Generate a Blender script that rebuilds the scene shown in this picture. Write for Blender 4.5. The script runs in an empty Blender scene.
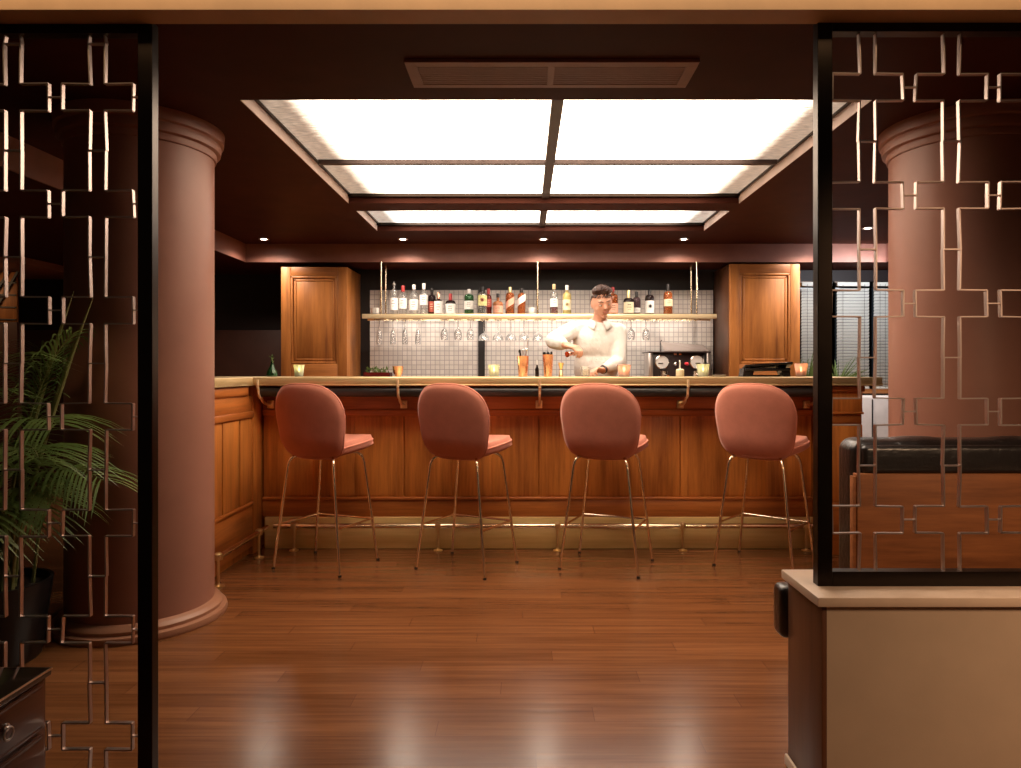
import bpy, bmesh, math, random
from mathutils import Vector, Matrix, Euler, Quaternion
random.seed(7)
R = math.radians
sc = bpy.context.scene
COL = sc.collection
CX, CY, F, H = 524.0, 371.0, 690.0, 1.157      # principal point, focal length in pixels, eye height


def P(px, py, Y):
    """Point of the room seen at a photo pixel at depth Y."""
    return Vector(((px - CX) / F * Y, Y, H - (py - CY) / F * Y))


def PX(px, Y):
    return (px - CX) / F * Y


def PZ(py, Y):
    return H - (py - CY) / F * Y


# ------------------------------------------------------------------ materials
class NT:
    def __init__(self, name):
        self.m = bpy.data.materials.new(name)
        self.m.use_nodes = True
        self.t = self.m.node_tree
        self.t.nodes.clear()
        self.out = self.t.nodes.new('ShaderNodeOutputMaterial')

    def n(self, typ, **kw):
        nd = self.t.nodes.new('ShaderNode' + typ)
        for k, v in kw.items():
            if hasattr(nd, k) and k not in nd.inputs:
                setattr(nd, k, v)
            else:
                nd.inputs[k.replace('_', ' ') if k not in nd.inputs else k].default_value = v
        return nd

    def l(self, a, b):
        self.t.links.new(a, b)

    def ramp(self, fac, stops):
        r = self.t.nodes.new('ShaderNodeValToRGB')
        el = r.color_ramp.elements
        while len(el) < len(stops):
            el.new(0.5)
        for e, (p, c) in zip(el, stops):
            e.position = p
            e.color = (c[0], c[1], c[2], 1)
        self.l(fac, r.inputs[0])
        return r.outputs[0]

    def coords(self, scale=(1, 1, 1), rot=(0, 0, 0)):
        tc = self.n('TexCoord')
        mp = self.n('Mapping')
        mp.inputs['Scale'].default_value = scale
        mp.inputs['Rotation'].default_value = rot
        self.l(tc.outputs['Object'], mp.inputs['Vector'])
        return mp.outputs['Vector']

    def noise(self, vec, scale=5, detail=4, rough=0.55):
        nz = self.n('TexNoise')
        nz.inputs['Scale'].default_value = scale
        nz.inputs['Detail'].default_value = detail
        nz.inputs['Roughness'].default_value = rough
        self.l(vec, nz.inputs['Vector'])
        return nz.outputs['Fac']

    def bsdf(self, color=None, rough=.5, metal=0, spec=.5, coat=0, sheen=0, bump=None, bstr=.2, bdist=.01):
        b = self.n('BsdfPrincipled')
        if isinstance(color, tuple):
            b.inputs['Base Color'].default_value = (*color[:3], 1)
        elif color is not None:
            self.l(color, b.inputs['Base Color'])
        if isinstance(rough, (int, float)):
            b.inputs['Roughness'].default_value = rough
        else:
            self.l(rough, b.inputs['Roughness'])
        b.inputs['Metallic'].default_value = metal
        b.inputs['Specular IOR Level'].default_value = spec
        b.inputs['Coat Weight'].default_value = coat
        b.inputs['Sheen Weight'].default_value = sheen
        if bump is not None:
            bp = self.n('Bump')
            bp.inputs['Strength'].default_value = bstr
            bp.inputs['Distance'].default_value = bdist
            self.l(bump, bp.inputs['Height'])
            self.l(bp.outputs[0], b.inputs['Normal'])
        self.l(b.outputs[0], self.out.inputs[0])
        return b


def paint(name, c, rough=.5, var=.12, scale=6, spec=.4, bstr=.08):
    t = NT(name)
    nz = t.noise(t.coords(), scale, 5)
    k1, k2 = 1 - var, 1 + var
    col = t.ramp(nz, [(.3, tuple(x * k1 for x in c)), (.7, tuple(x * k2 for x in c))])
    nz2 = t.noise(t.coords(), 180, 2)
    t.bsdf(col, rough, spec=spec, bump=nz2, bstr=bstr, bdist=.002)
    return t.m


def wood(name, dark, light, grain='Z', rough=.38, fine=55, spec=.5, coat=.15, wide=9):
    t = NT(name)
    s1, s2 = {'X': ((1.0, wide, wide), (2.5, fine, fine)), 'Y': ((wide, 1.0, wide), (fine, 2.5, fine)), 'Z': ((wide, wide, 1.0), (fine, fine, 2.5))}[grain]
    a = t.noise(t.coords(s1), 1.0, 6, .6)
    b = t.noise(t.coords(s2), 1.0, 4, .7)
    mx = t.n('Math', operation='MULTIPLY_ADD')
    t.l(b, mx.inputs[0])
    mx.inputs[1].default_value = .45
    t.l(a, mx.inputs[2])
    col = t.ramp(mx.outputs[0], [(.48, dark), (.66, tuple((d + l) / 2 for d, l in zip(dark, light))), (.86, light)])
    t.bsdf(col, rough, spec=spec, coat=coat, bump=b, bstr=.12, bdist=.003)
    return t.m


def metal(name, c, rough=.25, aniso=None):
    t = NT(name)
    nz = t.noise(t.coords(), 14, 4)
    rr = t.n('MapRange')
    t.l(nz, rr.inputs[0])
    rr.inputs[3].default_value = rough * .8
    rr.inputs[4].default_value = rough * 1.25
    t.bsdf(c, rr.outputs[0], metal=1)
    return t.m


def thin_glass(name, c, refl=.12, body=0.0, bodyc=(1, 1, 1)):
    t = NT(name)
    tr = t.n('BsdfTransparent')
    tr.inputs[0].default_value = (*c, 1)
    gl = t.n('BsdfGlossy')
    gl.inputs['Roughness'].default_value = .08
    lw = t.n('LayerWeight')
    lw.inputs[0].default_value = .35
    ma = t.n('Math', operation='MULTIPLY_ADD')
    t.l(lw.outputs['Facing'], ma.inputs[0])
    ma.inputs[1].default_value = .45
    ma.inputs[2].default_value = refl * .5
    mix = t.n('MixShader')
    t.l(ma.outputs[0], mix.inputs[0])
    t.l(tr.outputs[0], mix.inputs[1])
    t.l(gl.outputs[0], mix.inputs[2])
    last = mix.outputs[0]
    if body:
        df = t.n('BsdfDiffuse')
        df.inputs[0].default_value = (*bodyc, 1)
        m2 = t.n('MixShader')
        m2.inputs[0].default_value = body
        t.l(last, m2.inputs[1])
        t.l(df.outputs[0], m2.inputs[2])
        last = m2.outputs[0]
    t.l(last, t.out.inputs[0])
    return t.m


def emit(name, c, s):
    t = NT(name)
    e = t.n('Emission')
    e.inputs[0].default_value = (*c, 1)
    e.inputs[1].default_value = s
    t.l(e.outputs[0], t.out.inputs[0])
    return t.m


M = {}
M['ceiling'] = paint('chocolate_ceiling_paint', (.060, .0165, .0095), .6, spec=.06)
M['fascia'] = paint('fascia_paint', (.29, .125, .092), .5)  # same paint as the ceiling, lightened to carry the light falling on it
M['reveal'] = paint('pale_reveal_paint', (.75, .60, .54), .5)
M['beam'] = paint('beam_paint', (.55, .36, .22), .5)
M['halfwall'] = paint('half_wall_paint', (.44, .33, .24), .55, .05)
M['cap'] = paint('pale_stone_cap', (.62, .47, .36), .35, .06, 12)
M['column'] = paint('mauve_column_paint', (.31, .138, .094), .45, .06, 5)
M['colbase'] = paint('tan_column_base', (.36, .17, .10), .4, .08, 5)
M['panelbar'] = paint('dark_panel_bar', (.06, .034, .028), .5)
M['darkwall'] = paint('near_black_wall', (.012, .005, .005), .6)
M['brownwall'] = paint('dark_brown_dado', (.07, .024, .014), .5)
M['blackpaint'] = paint('black_paint', (.008, .005, .005), .5)
M['sidewall'] = paint('dark_side_wall', (.05, .022, .014), .55)
M['bronze'] = metal('dark_bronze_frame', (.035, .026, .021), .3)
M['wire'] = metal('bronze_wire', (.48, .38, .34), .36)
M['brass'] = metal('polished_brass', (.96, .82, .60), .2)
M['brass_satin'] = metal('satin_brass', (.86, .66, .34), .32)
t_ = NT('brass_kick_plate')
t_.bsdf(t_.ramp(t_.noise(t_.coords((3, 1, 40)), 1, 4), [(.3, (.78, .53, .20)), (.7, (.92, .66, .29))]), .45, metal=.2)
M['brass_plate'] = t_.m
t_ = NT('brushed_brass_edge')
t_.bsdf(t_.ramp(t_.noise(t_.coords((1, 3, 30)), 2, 4), [(.3, (.58, .41, .20)), (.7, (.70, .52, .27))]), .4, metal=.6)
M['brass_edge'] = t_.m
t_ = NT('bracket_brass')
t_.bsdf((.92, .72, .44), .3, metal=.55)
M['bracket'] = t_.m
M['copper'] = metal('copper_metal', (.88, .50, .35), .26)
M['steel'] = metal('brushed_steel', (.62, .58, .56), .3)
M['chrome'] = metal('chrome', (.8, .78, .76), .12)
M['barwood'] = wood('bar_front_oak', (.22, .055, .008), (.66, .235, .045), 'Z', .45, coat=0)
M['barwood_h'] = wood('bar_rail_oak', (.18, .040, .007), (.52, .165, .032), 'X', .42, coat=0)
M['barwood_y'] = wood('bar_rail_oak_wing', (.18, .040, .007), (.52, .165, .032), 'Y', .42, coat=0)
M['cabwood'] = wood('cabinet_oak', (.17, .050, .009), (.45, .165, .036), 'Z', .45, coat=0)
M['cabwood_h'] = wood('cabinet_oak_rail', (.17, .050, .009), (.43, .155, .034), 'X', .45, coat=0)
M['boothwood'] = wood('booth_oak', (.10, .029, .009), (.34, .12, .038), 'X', .5, fine=38, wide=6, coat=0, spec=.25)
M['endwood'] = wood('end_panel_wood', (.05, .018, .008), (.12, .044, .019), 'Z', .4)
M['chestwood'] = wood('chest_mahogany', (.035, .009, .004), (.09, .025, .010), 'Y', .3)
M['chesttop'] = paint('chest_black_lacquer', (.015, .009, .007), .12, spec=.6, bstr=0)
M['sillwood'] = wood('sill_wood', (.10, .03, .01), (.3, .11, .03), 'X', .4)
M['lip'] = metal('bright_edge_trim', (.75, .58, .42), .3)


def leather_mat(name, c, rough=.28):
    t = NT(name)
    nz = t.noise(t.coords(), 7, 5)
    cr = t.noise(t.coords((1, 2.5, 1)), 22, 6, .65)
    col = t.ramp(nz, [(.3, tuple(x * .7 for x in c)), (.7, tuple(x * 1.3 for x in c))])
    t.bsdf(col, rough, spec=.6, coat=.2, bump=cr, bstr=.35, bdist=.012)
    return t.m


M['leather'] = leather_mat('black_leather', (.014, .010, .009))
M['armpad'] = leather_mat('black_arm_pad', (.012, .011, .011), .4)


def velvet(name, c):
    t = NT(name)
    nz = t.noise(t.coords(), 9, 6, .6)
    lw = t.n('LayerWeight')
    lw.inputs[0].default_value = .3
    col = t.ramp(nz, [(.3, tuple(x * .86 for x in c)), (.7, tuple(x * 1.1 for x in c))])
    mx = t.n('MixRGB')
    t.l(lw.outputs['Facing'], mx.inputs[0])
    t.l(col, mx.inputs[1])
    mx.inputs[2].default_value = (min(1, c[0] * 1.5), min(1, c[1] * 1.6), min(1, c[2] * 1.6), 1)
    fz = t.noise(t.coords(), 400, 2)
    b = t.bsdf(mx.outputs[0], .8, spec=.2, sheen=.35, bump=fz, bstr=.1, bdist=.002)
    b.inputs['Sheen Roughness'].default_value = .4
    b.inputs['Sheen Tint'].default_value = (1, .75, .7, 1)
    return t.m


M['velvet'] = velvet('dusty_pink_velvet', (.48, .178, .122))
M['piping'] = velvet('pink_piping', (.60, .23, .16))


def floor_mat():
    t = NT('reddish_plank_floor')
    v0 = t.coords()
    sx = t.n('SeparateXYZ')
    t.l(v0, sx.inputs[0])
    dv = t.n('Math', operation='DIVIDE')
    t.l(sx.outputs[1], dv.inputs[0])
    dv.inputs[1].default_value = .095
    fl = t.n('Math', operation='FLOOR')
    t.l(dv.outputs[0], fl.inputs[0])
    sh = t.n('Math', operation='MULTIPLY_ADD')
    t.l(fl.outputs[0], sh.inputs[0])
    sh.inputs[1].default_value = .834
    t.l(sx.outputs[0], sh.inputs[2])
    cb = t.n('CombineXYZ')
    t.l(sh.outputs[0], cb.inputs[0])
    t.l(sx.outputs[1], cb.inputs[1])
    v = cb.outputs[0]
    br = t.n('TexBrick')
    br.offset = 0
    br.inputs['Scale'].default_value = 1
    br.inputs['Brick Width'].default_value = 1.35
    br.inputs['Row Height'].default_value = .095
    br.inputs['Mortar Size'].default_value = .0012
    br.inputs['Mortar Smooth'].default_value = .3
    br.inputs['Color1'].default_value = (.0, .0, .0, 1)
    br.inputs['Color2'].default_value = (1, 1, 1, 1)
    br.inputs['Mortar'].default_value = (.2, .2, .2, 1)
    t.l(v, br.inputs['Vector'])
    plank = t.ramp(br.outputs['Color'], [(0, (.195, .074, .026)), (.5, (.222, .086, .031)), (1, (.25, .099, .037))])
    g1 = t.noise(t.coords((1.6, 42, 1)), 1, 6, .65)
    g2 = t.noise(t.coords((.7, 7, 1)), 1, 4, .6)
    gr = t.ramp(g1, [(.3, (.55, .52, .5)), (.65, (1.1, 1.08, 1.05))])
    g2r = t.ramp(g2, [(.3, (.75, .72, .7)), (.7, (1.12, 1.12, 1.12))])
    m1 = t.n('MixRGB', blend_type='MULTIPLY')
    m1.inputs[0].default_value = .8
    t.l(plank, m1.inputs[1])
    t.l(gr, m1.inputs[2])
    m2 = t.n('MixRGB', blend_type='MULTIPLY')
    m2.inputs[0].default_value = .8
    t.l(m1.outputs[0], m2.inputs[1])
    t.l(g2r, m2.inputs[2])
    m3 = t.n('MixRGB')
    t.l(br.outputs['Fac'], m3.inputs[0])
    t.l(m2.outputs[0], m3.inputs[1])
    m3.inputs[2].default_value = (.12, .042, .017, 1)
    rr = t.n('MapRange')
    t.l(g1, rr.inputs[0])
    rr.inputs[3].default_value = .17
    rr.inputs[4].default_value = .26
    t.bsdf(m3.outputs[0], rr.outputs[0], spec=.5, coat=.0, bump=g1, bstr=.10, bdist=.004)
    return t.m


M['floor'] = floor_mat()


def tile_mat():
    t = NT('small_square_tiles')
    tc = t.n('TexCoord')
    sp = t.n('SeparateXYZ')
    t.l(tc.outputs['Object'], sp.inputs[0])
    cb = t.n('CombineXYZ')
    t.l(sp.outputs[0], cb.inputs[0])
    t.l(sp.outputs[2], cb.inputs[1])
    br = t.n('TexBrick')
    br.offset = 0
    br.inputs['Scale'].default_value = 1
    br.inputs['Brick Width'].default_value = .045
    br.inputs['Row Height'].default_value = .045
    br.inputs['Mortar Size'].default_value = .0032
    br.inputs['Mortar Smooth'].default_value = .2
    br.inputs['Color1'].default_value = (.60, .54, .50, 1)
    br.inputs['Color2'].default_value = (.70, .64, .59, 1)
    br.inputs['Mortar'].default_value = (.36, .32, .31, 1)
    t.l(cb.outputs[0], br.inputs['Vector'])
    iv = t.n('Math', operation='SUBTRACT')
    iv.inputs[0].default_value = 1
    t.l(br.outputs['Fac'], iv.inputs[1])
    t.bsdf(br.outputs['Color'], .25, bump=iv.outputs[0], bstr=.4, bdist=.003)
    return t.m


M['tile'] = tile_mat()


def panel_mat(name, power, tint):
    """Rippled glass of the luminous ceiling; the tubes above stop short of the two ends."""
    t = NT(name)
    tc = t.n('TexCoord')
    sp = t.n('SeparateXYZ')
    t.l(tc.outputs['Object'], sp.inputs[0])
    d = t.n('Math', operation='ABSOLUTE')
    t.l(sp.outputs[0], d.inputs[0])
    mr = t.n('MapRange', interpolation_type='SMOOTHSTEP')
    t.l(d.outputs[0], mr.inputs[0])
    mr.inputs[1].default_value = 1.22
    mr.inputs[2].default_value = 1.0
    mr.inputs[3].default_value = .045
    mr.inputs[4].default_value = 1
    nz = t.noise(t.coords((18, 70, 1)), 1, 5, .6)
    r2 = t.n('MapRange')
    t.l(nz, r2.inputs[0])
    r2.inputs[1].default_value = .3
    r2.inputs[2].default_value = .7
    r2.inputs[3].default_value = .3
    r2.inputs[4].default_value = 1.5
    mu = t.n('Math', operation='MULTIPLY')
    t.l(mr.outputs[0], mu.inputs[0])
    t.l(r2.outputs[0], mu.inputs[1])
    sg = t.n('Math', operation='MULTIPLY')
    t.l(mu.outputs[0], sg.inputs[0])
    sg.inputs[1].default_value = power
    b = t.bsdf((.5, .46, .42), .35, bump=nz, bstr=.3, bdist=.01)
    b.inputs['Emission Color'].default_value = (*tint, 1)
    t.l(sg.outputs[0], b.inputs['Emission Strength'])
    return t.m


M['panel'] = panel_mat('luminous_rippled_glass', 7.5, (1, .80, .61))
M['panel_bar'] = panel_mat('luminous_rippled_glass_bar', 10, (1, .88, .75))
M['lens'] = emit('downlight_lens', (1, .88, .74), 40)
M['flame'] = emit('candle_flame', (1, .72, .35), 14)
M['wax'] = paint('candle_wax', (.8, .66, .45), .5)


def glow_glass(name, c, s, ec):
    t = NT(name)
    tr = t.n('BsdfTransparent')
    tr.inputs[0].default_value = (*c, 1)
    b = t.bsdf(tuple(x * .8 for x in c), .12)
    mix = t.n('MixShader')
    mix.inputs[0].default_value = .45
    t.l(tr.outputs[0], mix.inputs[1])
    t.l(b.outputs[0], mix.inputs[2])
    t.l(mix.outputs[0], t.out.inputs[0])
    return t.m


M['votive_green'] = glow_glass('green_votive_glass', (.84, .87, .76), .3, (1, 1, .6))
M['votive_clear'] = glow_glass('clear_votive_glass', (.82, .86, .74), .3, (1, .9, .6))
M['votive_pink'] = glow_glass('pink_votive_glass', (.95, .76, .68), .3, (1, .6, .4))
M['white_ceramic'] = paint('white_ceramic', (.8, .74, .68), .3, .03)
M['glass_clear'] = thin_glass('clear_bottle_glass', (.92, .93, .92), .14, .06, (.9, .9, .9))
M['glass_stem'] = thin_glass('stemware_glass', (.97, .97, .97), .12, .24, (1, 1, 1))
M['glass_green'] = thin_glass('green_bottle_glass', (.16, .36, .18), .1, .35, (.04, .16, .06))
M['glass_dark'] = thin_glass('dark_bottle_glass', (.08, .04, .03), .1, .6, (.02, .01, .01))
M['glass_amber'] = thin_glass('amber_bottle_glass', (.75, .34, .14), .1, .4, (.42, .13, .04))
M['glass_copper'] = thin_glass('copper_bottle_glass', (.85, .5, .3), .1, .4, (.6, .26, .12))
M['glass_red'] = thin_glass('red_bottle_glass', (.4, .06, .05), .1, .5, (.2, .02, .02))
M['glass_yellow'] = thin_glass('yellow_bottle_glass', (.92, .85, .5), .1, .4, (.75, .62, .25))
M['glass_purple'] = thin_glass('smoky_bottle_glass', (.35, .25, .28), .1, .45, (.12, .07, .08))
M['lab_white'] = paint('white_paper_label', (.82, .78, .74), .6, .03)
M['lab_cream'] = paint('cream_paper_label', (.78, .68, .46), .6, .05)
M['lab_yellow'] = paint('yellow_green_paper_label', (.66, .62, .28), .6, .3, 60)
M['lab_red'] = paint('red_paper_label', (.45, .09, .06), .6, .1)
M['lab_orange'] = paint('salmon_paper_label', (.8, .4, .28), .6, .05)
M['cap_white'] = paint('white_cap', (.75, .72, .7), .4, .02)
M['cap_red'] = paint('red_cap', (.35, .03, .03), .4, .05)
M['cap_black'] = paint('black_cap', (.015, .012, .012), .35, .05)
M['cap_gold'] = metal('gold_foil', (.8, .6, .3), .35)
M['cap_cork'] = paint('cork', (.5, .36, .2), .7, .1)
M['black_plastic'] = paint('black_plastic', (.012, .01, .01), .22, .05)
M['machine'] = paint('machine_black_enamel', (.035, .022, .022), .28, .05)
M['dial'] = paint('dial_white', (.85, .82, .78), .4, .02)
M['red_knob'] = paint('red_knob', (.6, .03, .05), .3, .02)
M['slat'] = paint('pale_blind_slats', (.60, .60, .56), .5, .04)
M['pale_panel'] = paint('pale_steel_panel', (.62, .58, .58), .3)
M['night'] = paint('night_glass', (.02, .025, .03), .08, .05, bstr=0)
M['vent'] = paint('vent_brown', (.24, .10, .07), .5)
M['vent_dark'] = paint('vent_dark', (.05, .02, .014), .6)
M['soil'] = paint('potting_soil', (.02, .013, .008), .9, .4, 40, bstr=.5)
M['pot'] = paint('black_planter', (.012, .011, .012), .3, .1)
M['drink'] = thin_glass('yellow_drink', (.9, .8, .35), .1, .5, (.8, .6, .15))


def leaf_mat(name, c1, c2, tr=.3):
    t = NT(name)
    nz = t.noise(t.coords(), 4, 4)
    col = t.ramp(nz, [(.3, c1), (.7, c2)])
    b = t.bsdf(col, .4, spec=.4)
    tl = t.n('BsdfTranslucent')
    t.l(col, tl.inputs[0])
    mx = t.n('MixShader')
    mx.inputs[0].default_value = tr
    t.l(b.outputs[0], mx.inputs[1])
    t.l(tl.outputs[0], mx.inputs[2])
    t.l(mx.outputs[0], t.out.inputs[0])
    return t.m


M['leaf'] = leaf_mat('palm_leaf', (.05, .10, .018), (.20, .26, .07))
M['stalk'] = leaf_mat('palm_stalk', (.14, .17, .05), (.30, .27, .11), .1)
M['herb'] = leaf_mat('herb_leaf', (.06, .12, .03), (.2, .28, .08))


def skin_mat():
    t = NT('skin')
    nz = t.noise(t.coords(), 14, 4)
    col = t.ramp(nz, [(.3, (.58, .29, .19)), (.7, (.68, .36, .25))])
    b = t.bsdf(col, .5, spec=.35)
    b.inputs['Subsurface Weight'].default_value = .08
    b.inputs['Subsurface Radius'].default_value = (.01, .004, .002)
    return t.m


def cloth_mat(name, c, rough=.85):
    t = NT(name)
    nz = t.noise(t.coords(), 5, 5)
    wv = t.noise(t.coords((1, 1, .6)), 16, 3)
    col = t.ramp(nz, [(.3, tuple(x * .93 for x in c)), (.7, tuple(min(1, x * 1.05) for x in c))])
    t.bsdf(col, rough, spec=.2, bump=wv, bstr=.35, bdist=.03)
    return t.m


M['skin'] = skin_mat()
M['shirt'] = cloth_mat('white_cotton', (.70, .665, .63))
M['trousers'] = cloth_mat('dark_trousers', (.02, .018, .02))
M['hair'] = paint('dark_brown_hair', (.055, .024, .016), .4, .5, 60, bstr=.5)
M['lips'] = paint('lip_skin', (.45, .17, .13), .5)
M['eyewhite'] = paint('eye_white', (.7, .66, .62), .3, .02)
M['iris'] = paint('dark_iris', (.03, .015, .01), .2)
M['grey_tray'] = paint('grey_brown_tray', (.36, .29, .26), .4, .05)


# ------------------------------------------------------------------ mesh helper
class MB:
    def __init__(self, o=(0, 0, 0)):
        self.bm = bmesh.new()
        self.o = Vector(o)

    def box(self, x0, x1, y0, y1, z0, z1, bev=0, seg=2, rot=None, pivot=None):
        c = Vector(((x0 + x1) / 2, (y0 + y1) / 2, (z0 + z1) / 2))
        mat = Matrix.Translation(c) @ Matrix.Diagonal((abs(x1 - x0), abs(y1 - y0), abs(z1 - z0), 1))
        if rot is not None:
            pv = Vector(pivot) if pivot is not None else c
            mat = Matrix.Translation(pv) @ rot.to_matrix().to_4x4() @ Matrix.Translation(-pv) @ mat
        r = bmesh.ops.create_cube(self.bm, size=1, matrix=mat)
        if bev:
            es = list({e for v in r['verts'] for e in v.link_edges})
            bmesh.ops.bevel(self.bm, geom=es, offset=bev, segments=seg, affect='EDGES', profile=.5, clamp_overlap=True)
        return self

    def bar(self, a, b, w, d, up=(0, 1, 0)):
        """Flat bar from a to b: width w across, depth d along up."""
        a, b = Vector(a), Vector(b)
        z = (b - a).normalized()
        y = Vector(up)
        x = y.cross(z).normalized()
        y = z.cross(x).normalized()
        vs = []
        for p in (a, b):
            for sx, sy in ((-1, -1), (1, -1), (1, 1), (-1, 1)):
                vs.append(self.bm.verts.new(p + x * sx * w / 2 + y * sy * d / 2))
        for f in ((3, 2, 1, 0), (4, 5, 6, 7), (0, 1, 5, 4), (1, 2, 6, 5), (2, 3, 7, 6), (3, 0, 4, 7)):
            self.bm.faces.new([vs[i] for i in f])
        return self

    def tube(self, pts, r, seg=10, cap=True, closed=False):
        pts = [Vector(p) for p in pts]
        n = len(pts)
        rs = r if isinstance(r, (list, tuple)) else [r] * n
        rings = []
        prev = None
        for i, p in enumerate(pts):
            if closed:
                d = (pts[(i + 1) % n] - pts[i - 1]).normalized()
            else:
                d = (pts[min(i + 1, n - 1)] - pts[max(i - 1, 0)]).normalized()
            if prev is None:
                prev = Vector((0, 0, 1)) if abs(d.z) < .9 else Vector((1, 0, 0))
            x = (prev - d * prev.dot(d))
            if x.length < 1e-6:
                x = d.orthogonal()
            x.normalize()
            y = d.cross(x)
            prev = x
            rings.append([self.bm.verts.new(p + (x * math.cos(2 * math.pi * k / seg) + y * math.sin(2 * math.pi * k / seg)) * rs[i]) for k in range(seg)])
        m = n if closed else n - 1
        for i in range(m):
            a, b = rings[i], rings[(i + 1) % n]
            for k in range(seg):
                self.bm.faces.new((a[k], a[(k + 1) % seg], b[(k + 1) % seg], b[k]))
        if cap and not closed:
            self.bm.faces.new(rings[0][::-1])
            self.bm.faces.new(rings[-1])
        return self

    def lathe(self, prof, c=(0, 0, 0), seg=24, axis=None):
        """prof: (radius, height) from bottom to top around z."""
        c = Vector(c)
        q = Quaternion() if axis is None else Vector((0, 0, 1)).rotation_difference(Vector(axis))
        rings = []
        for r, z in prof:
            if r < 1e-5:
                rings.append([self.bm.verts.new(c + q @ Vector((0, 0, z)))])
            else:
                rings.append([self.bm.verts.new(c + q @ Vector((r * math.cos(2 * math.pi * k / seg), r * math.sin(2 * math.pi * k / seg), z))) for k in range(seg)])
        for a, b in zip(rings, rings[1:]):
            for k in range(seg):
                k2 = (k + 1) % seg
                if len(a) == 1 and len(b) == 1:
                    break
                if len(a) == 1:
                    self.bm.faces.new((a[0], b[k2], b[k]))
                elif len(b) == 1:
                    self.bm.faces.new((a[k], a[k2], b[0]))
                else:
                    self.bm.faces.new((a[k], a[k2], b[k2], b[k]))
        return self

    def cyl(self, a, b, r0, r1=None, seg=16):
        return self.tube([a, b], [r0, r0 if r1 is None else r1], seg)

    def ball(self, c, r, u=16, v=10, rot=None, shape=None):
        c = Vector(c)
        rv = Vector((r, r, r)) if isinstance(r, (int, float)) else Vector(r)
        mat = Matrix.Translation(c) @ (rot.to_matrix().to_4x4() if rot else Matrix()) @ Matrix.Diagonal((*rv, 1))
        if shape is None:
            bmesh.ops.create_uvsphere(self.bm, u_segments=u, v_segments=v, radius=1, matrix=mat)
        else:
            res = bmesh.ops.create_uvsphere(self.bm, u_segments=u, v_segments=v, radius=1)
            for vt in res['verts']:
                vt.co = mat @ shape(vt.co.copy())
        return self

    def chain(self, pts, rs, seg=12):
        """Overlapping capsules: closed pieces that a remesh turns into one skin."""
        for i, (p, r) in enumerate(zip(pts, rs)):
            self.ball(p, r * .99, seg, 8)
            if i:
                self.tube([pts[i - 1], p], [rs[i - 1], r], seg)
        return self

    def quad(self, *pts):
        self.bm.faces.new([self.bm.verts.new(Vector(p)) for p in pts])
        return self

    def build(self, name, mat, parent=None, smooth=True, ang=40):
        bm = self.bm
        for v in bm.verts:
            v.co -= self.o
        bmesh.ops.recalc_face_normals(bm, faces=bm.faces[:])
        if smooth:
            for f in bm.faces:
                f.smooth = True
            for e in bm.edges:
                if len(e.link_faces) == 2 and e.calc_face_angle(0) > R(ang):
                    e.smooth = False
        me = bpy.data.meshes.new(name)
        bm.to_mesh(me)
        bm.free()
        me.materials.append(mat)
        o = bpy.data.objects.new(name, me)
        COL.objects.link(o)
        if parent is not None:
            o.parent = parent
        else:
            o.location = self.o
        return o


def tag(o, label=None, cat=None, group=None, kind=None):
    if label:
        o['label'] = label
    if cat:
        o['category'] = cat
    if group:
        o['group'] = group
    if kind:
        o['kind'] = kind
    return o


def thing(name, label, cat, loc=(0, 0, 0), rz=0, group=None):
    o = bpy.data.objects.new(name, None)
    COL.objects.link(o)
    o.empty_display_size = .05
    o.location = loc
    o.rotation_euler = (0, 0, rz)
    return tag(o, label, cat, group)


def struct(m, name, mat, parent=None, **kw):
    o = m.build(name, mat, parent, **kw)
    if parent is None:
        o['kind'] = 'structure'
    return o


def copy_tree(o, parent=None, label=None):
    c = o.copy()
    COL.objects.link(c)
    if parent is not None:
        c.parent = parent
    if label:
        c['label'] = label
    for ch in list(o.children):
        if ch.type != 'LIGHT':
            copy_tree(ch, c)
    return c


# ------------------------------------------------------------------ camera
cam = bpy.data.cameras.new('camera')
cam.sensor_width = 36
cam.sensor_fit = 'HORIZONTAL'
cam.lens = F / 1021 * 36
cam.shift_x = -(CX - 510.5) / 1021
cam.shift_y = (CY - 384) / 1021
cam.clip_start = .05
co = bpy.data.objects.new('camera', cam)
COL.objects.link(co)
co.location = (0, 0, H)
co.rotation_euler = (R(90), 0, 0)
sc.camera = co

# ------------------------------------------------------------------ room shell
ZC, ZS = 2.30, 2.136         # main ceiling, lower soffit
LX0, LX1, LY0, LY1, LY2, LY3 = -1.198, 1.468, 2.91, 4.70, 4.93, 5.62     # luminous recess openings
FX0, FX1, FY = -2.5, 3.25, 6.2
struct(MB().box(-6, 6, -1.2, 7.6, -.05, 0), 'floor', M['floor'])

m = MB()
for a in ((FX0, FX1, 1.885, LY0), (FX0, LX0, LY0, FY), (LX1, FX1, LY0, FY), (LX0, LX1, LY1, LY2), (LX0, LX1, LY3, FY)):
    m.box(*a, ZC, ZC + .25)
ceil = struct(m, 'ceiling', M['ceiling'], smooth=False)
m = MB().box(-6, FX0 - .012, 1.885, 7.6, ZS, ZS + .2).box(FX0 - .012, FX1 + .012, FY + .012, 7.6, ZS, ZS + .2).box(FX1 + .012, 6, 1.885, 7.6, ZS, ZS + .2)
struct(m, 'ceiling_soffit', M['ceiling'], smooth=False)
m = MB().box(FX0 - .012, FX0, 1.9, FY, ZS, ZC + .02).box(FX0 - .012, FX1 + .012, FY, FY + .012, ZS, ZC + .02).box(FX1, FX1 + .012, 1.9, FY, ZS, ZC + .02)
struct(m, 'trim_1', M['fascia'], smooth=False)

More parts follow.
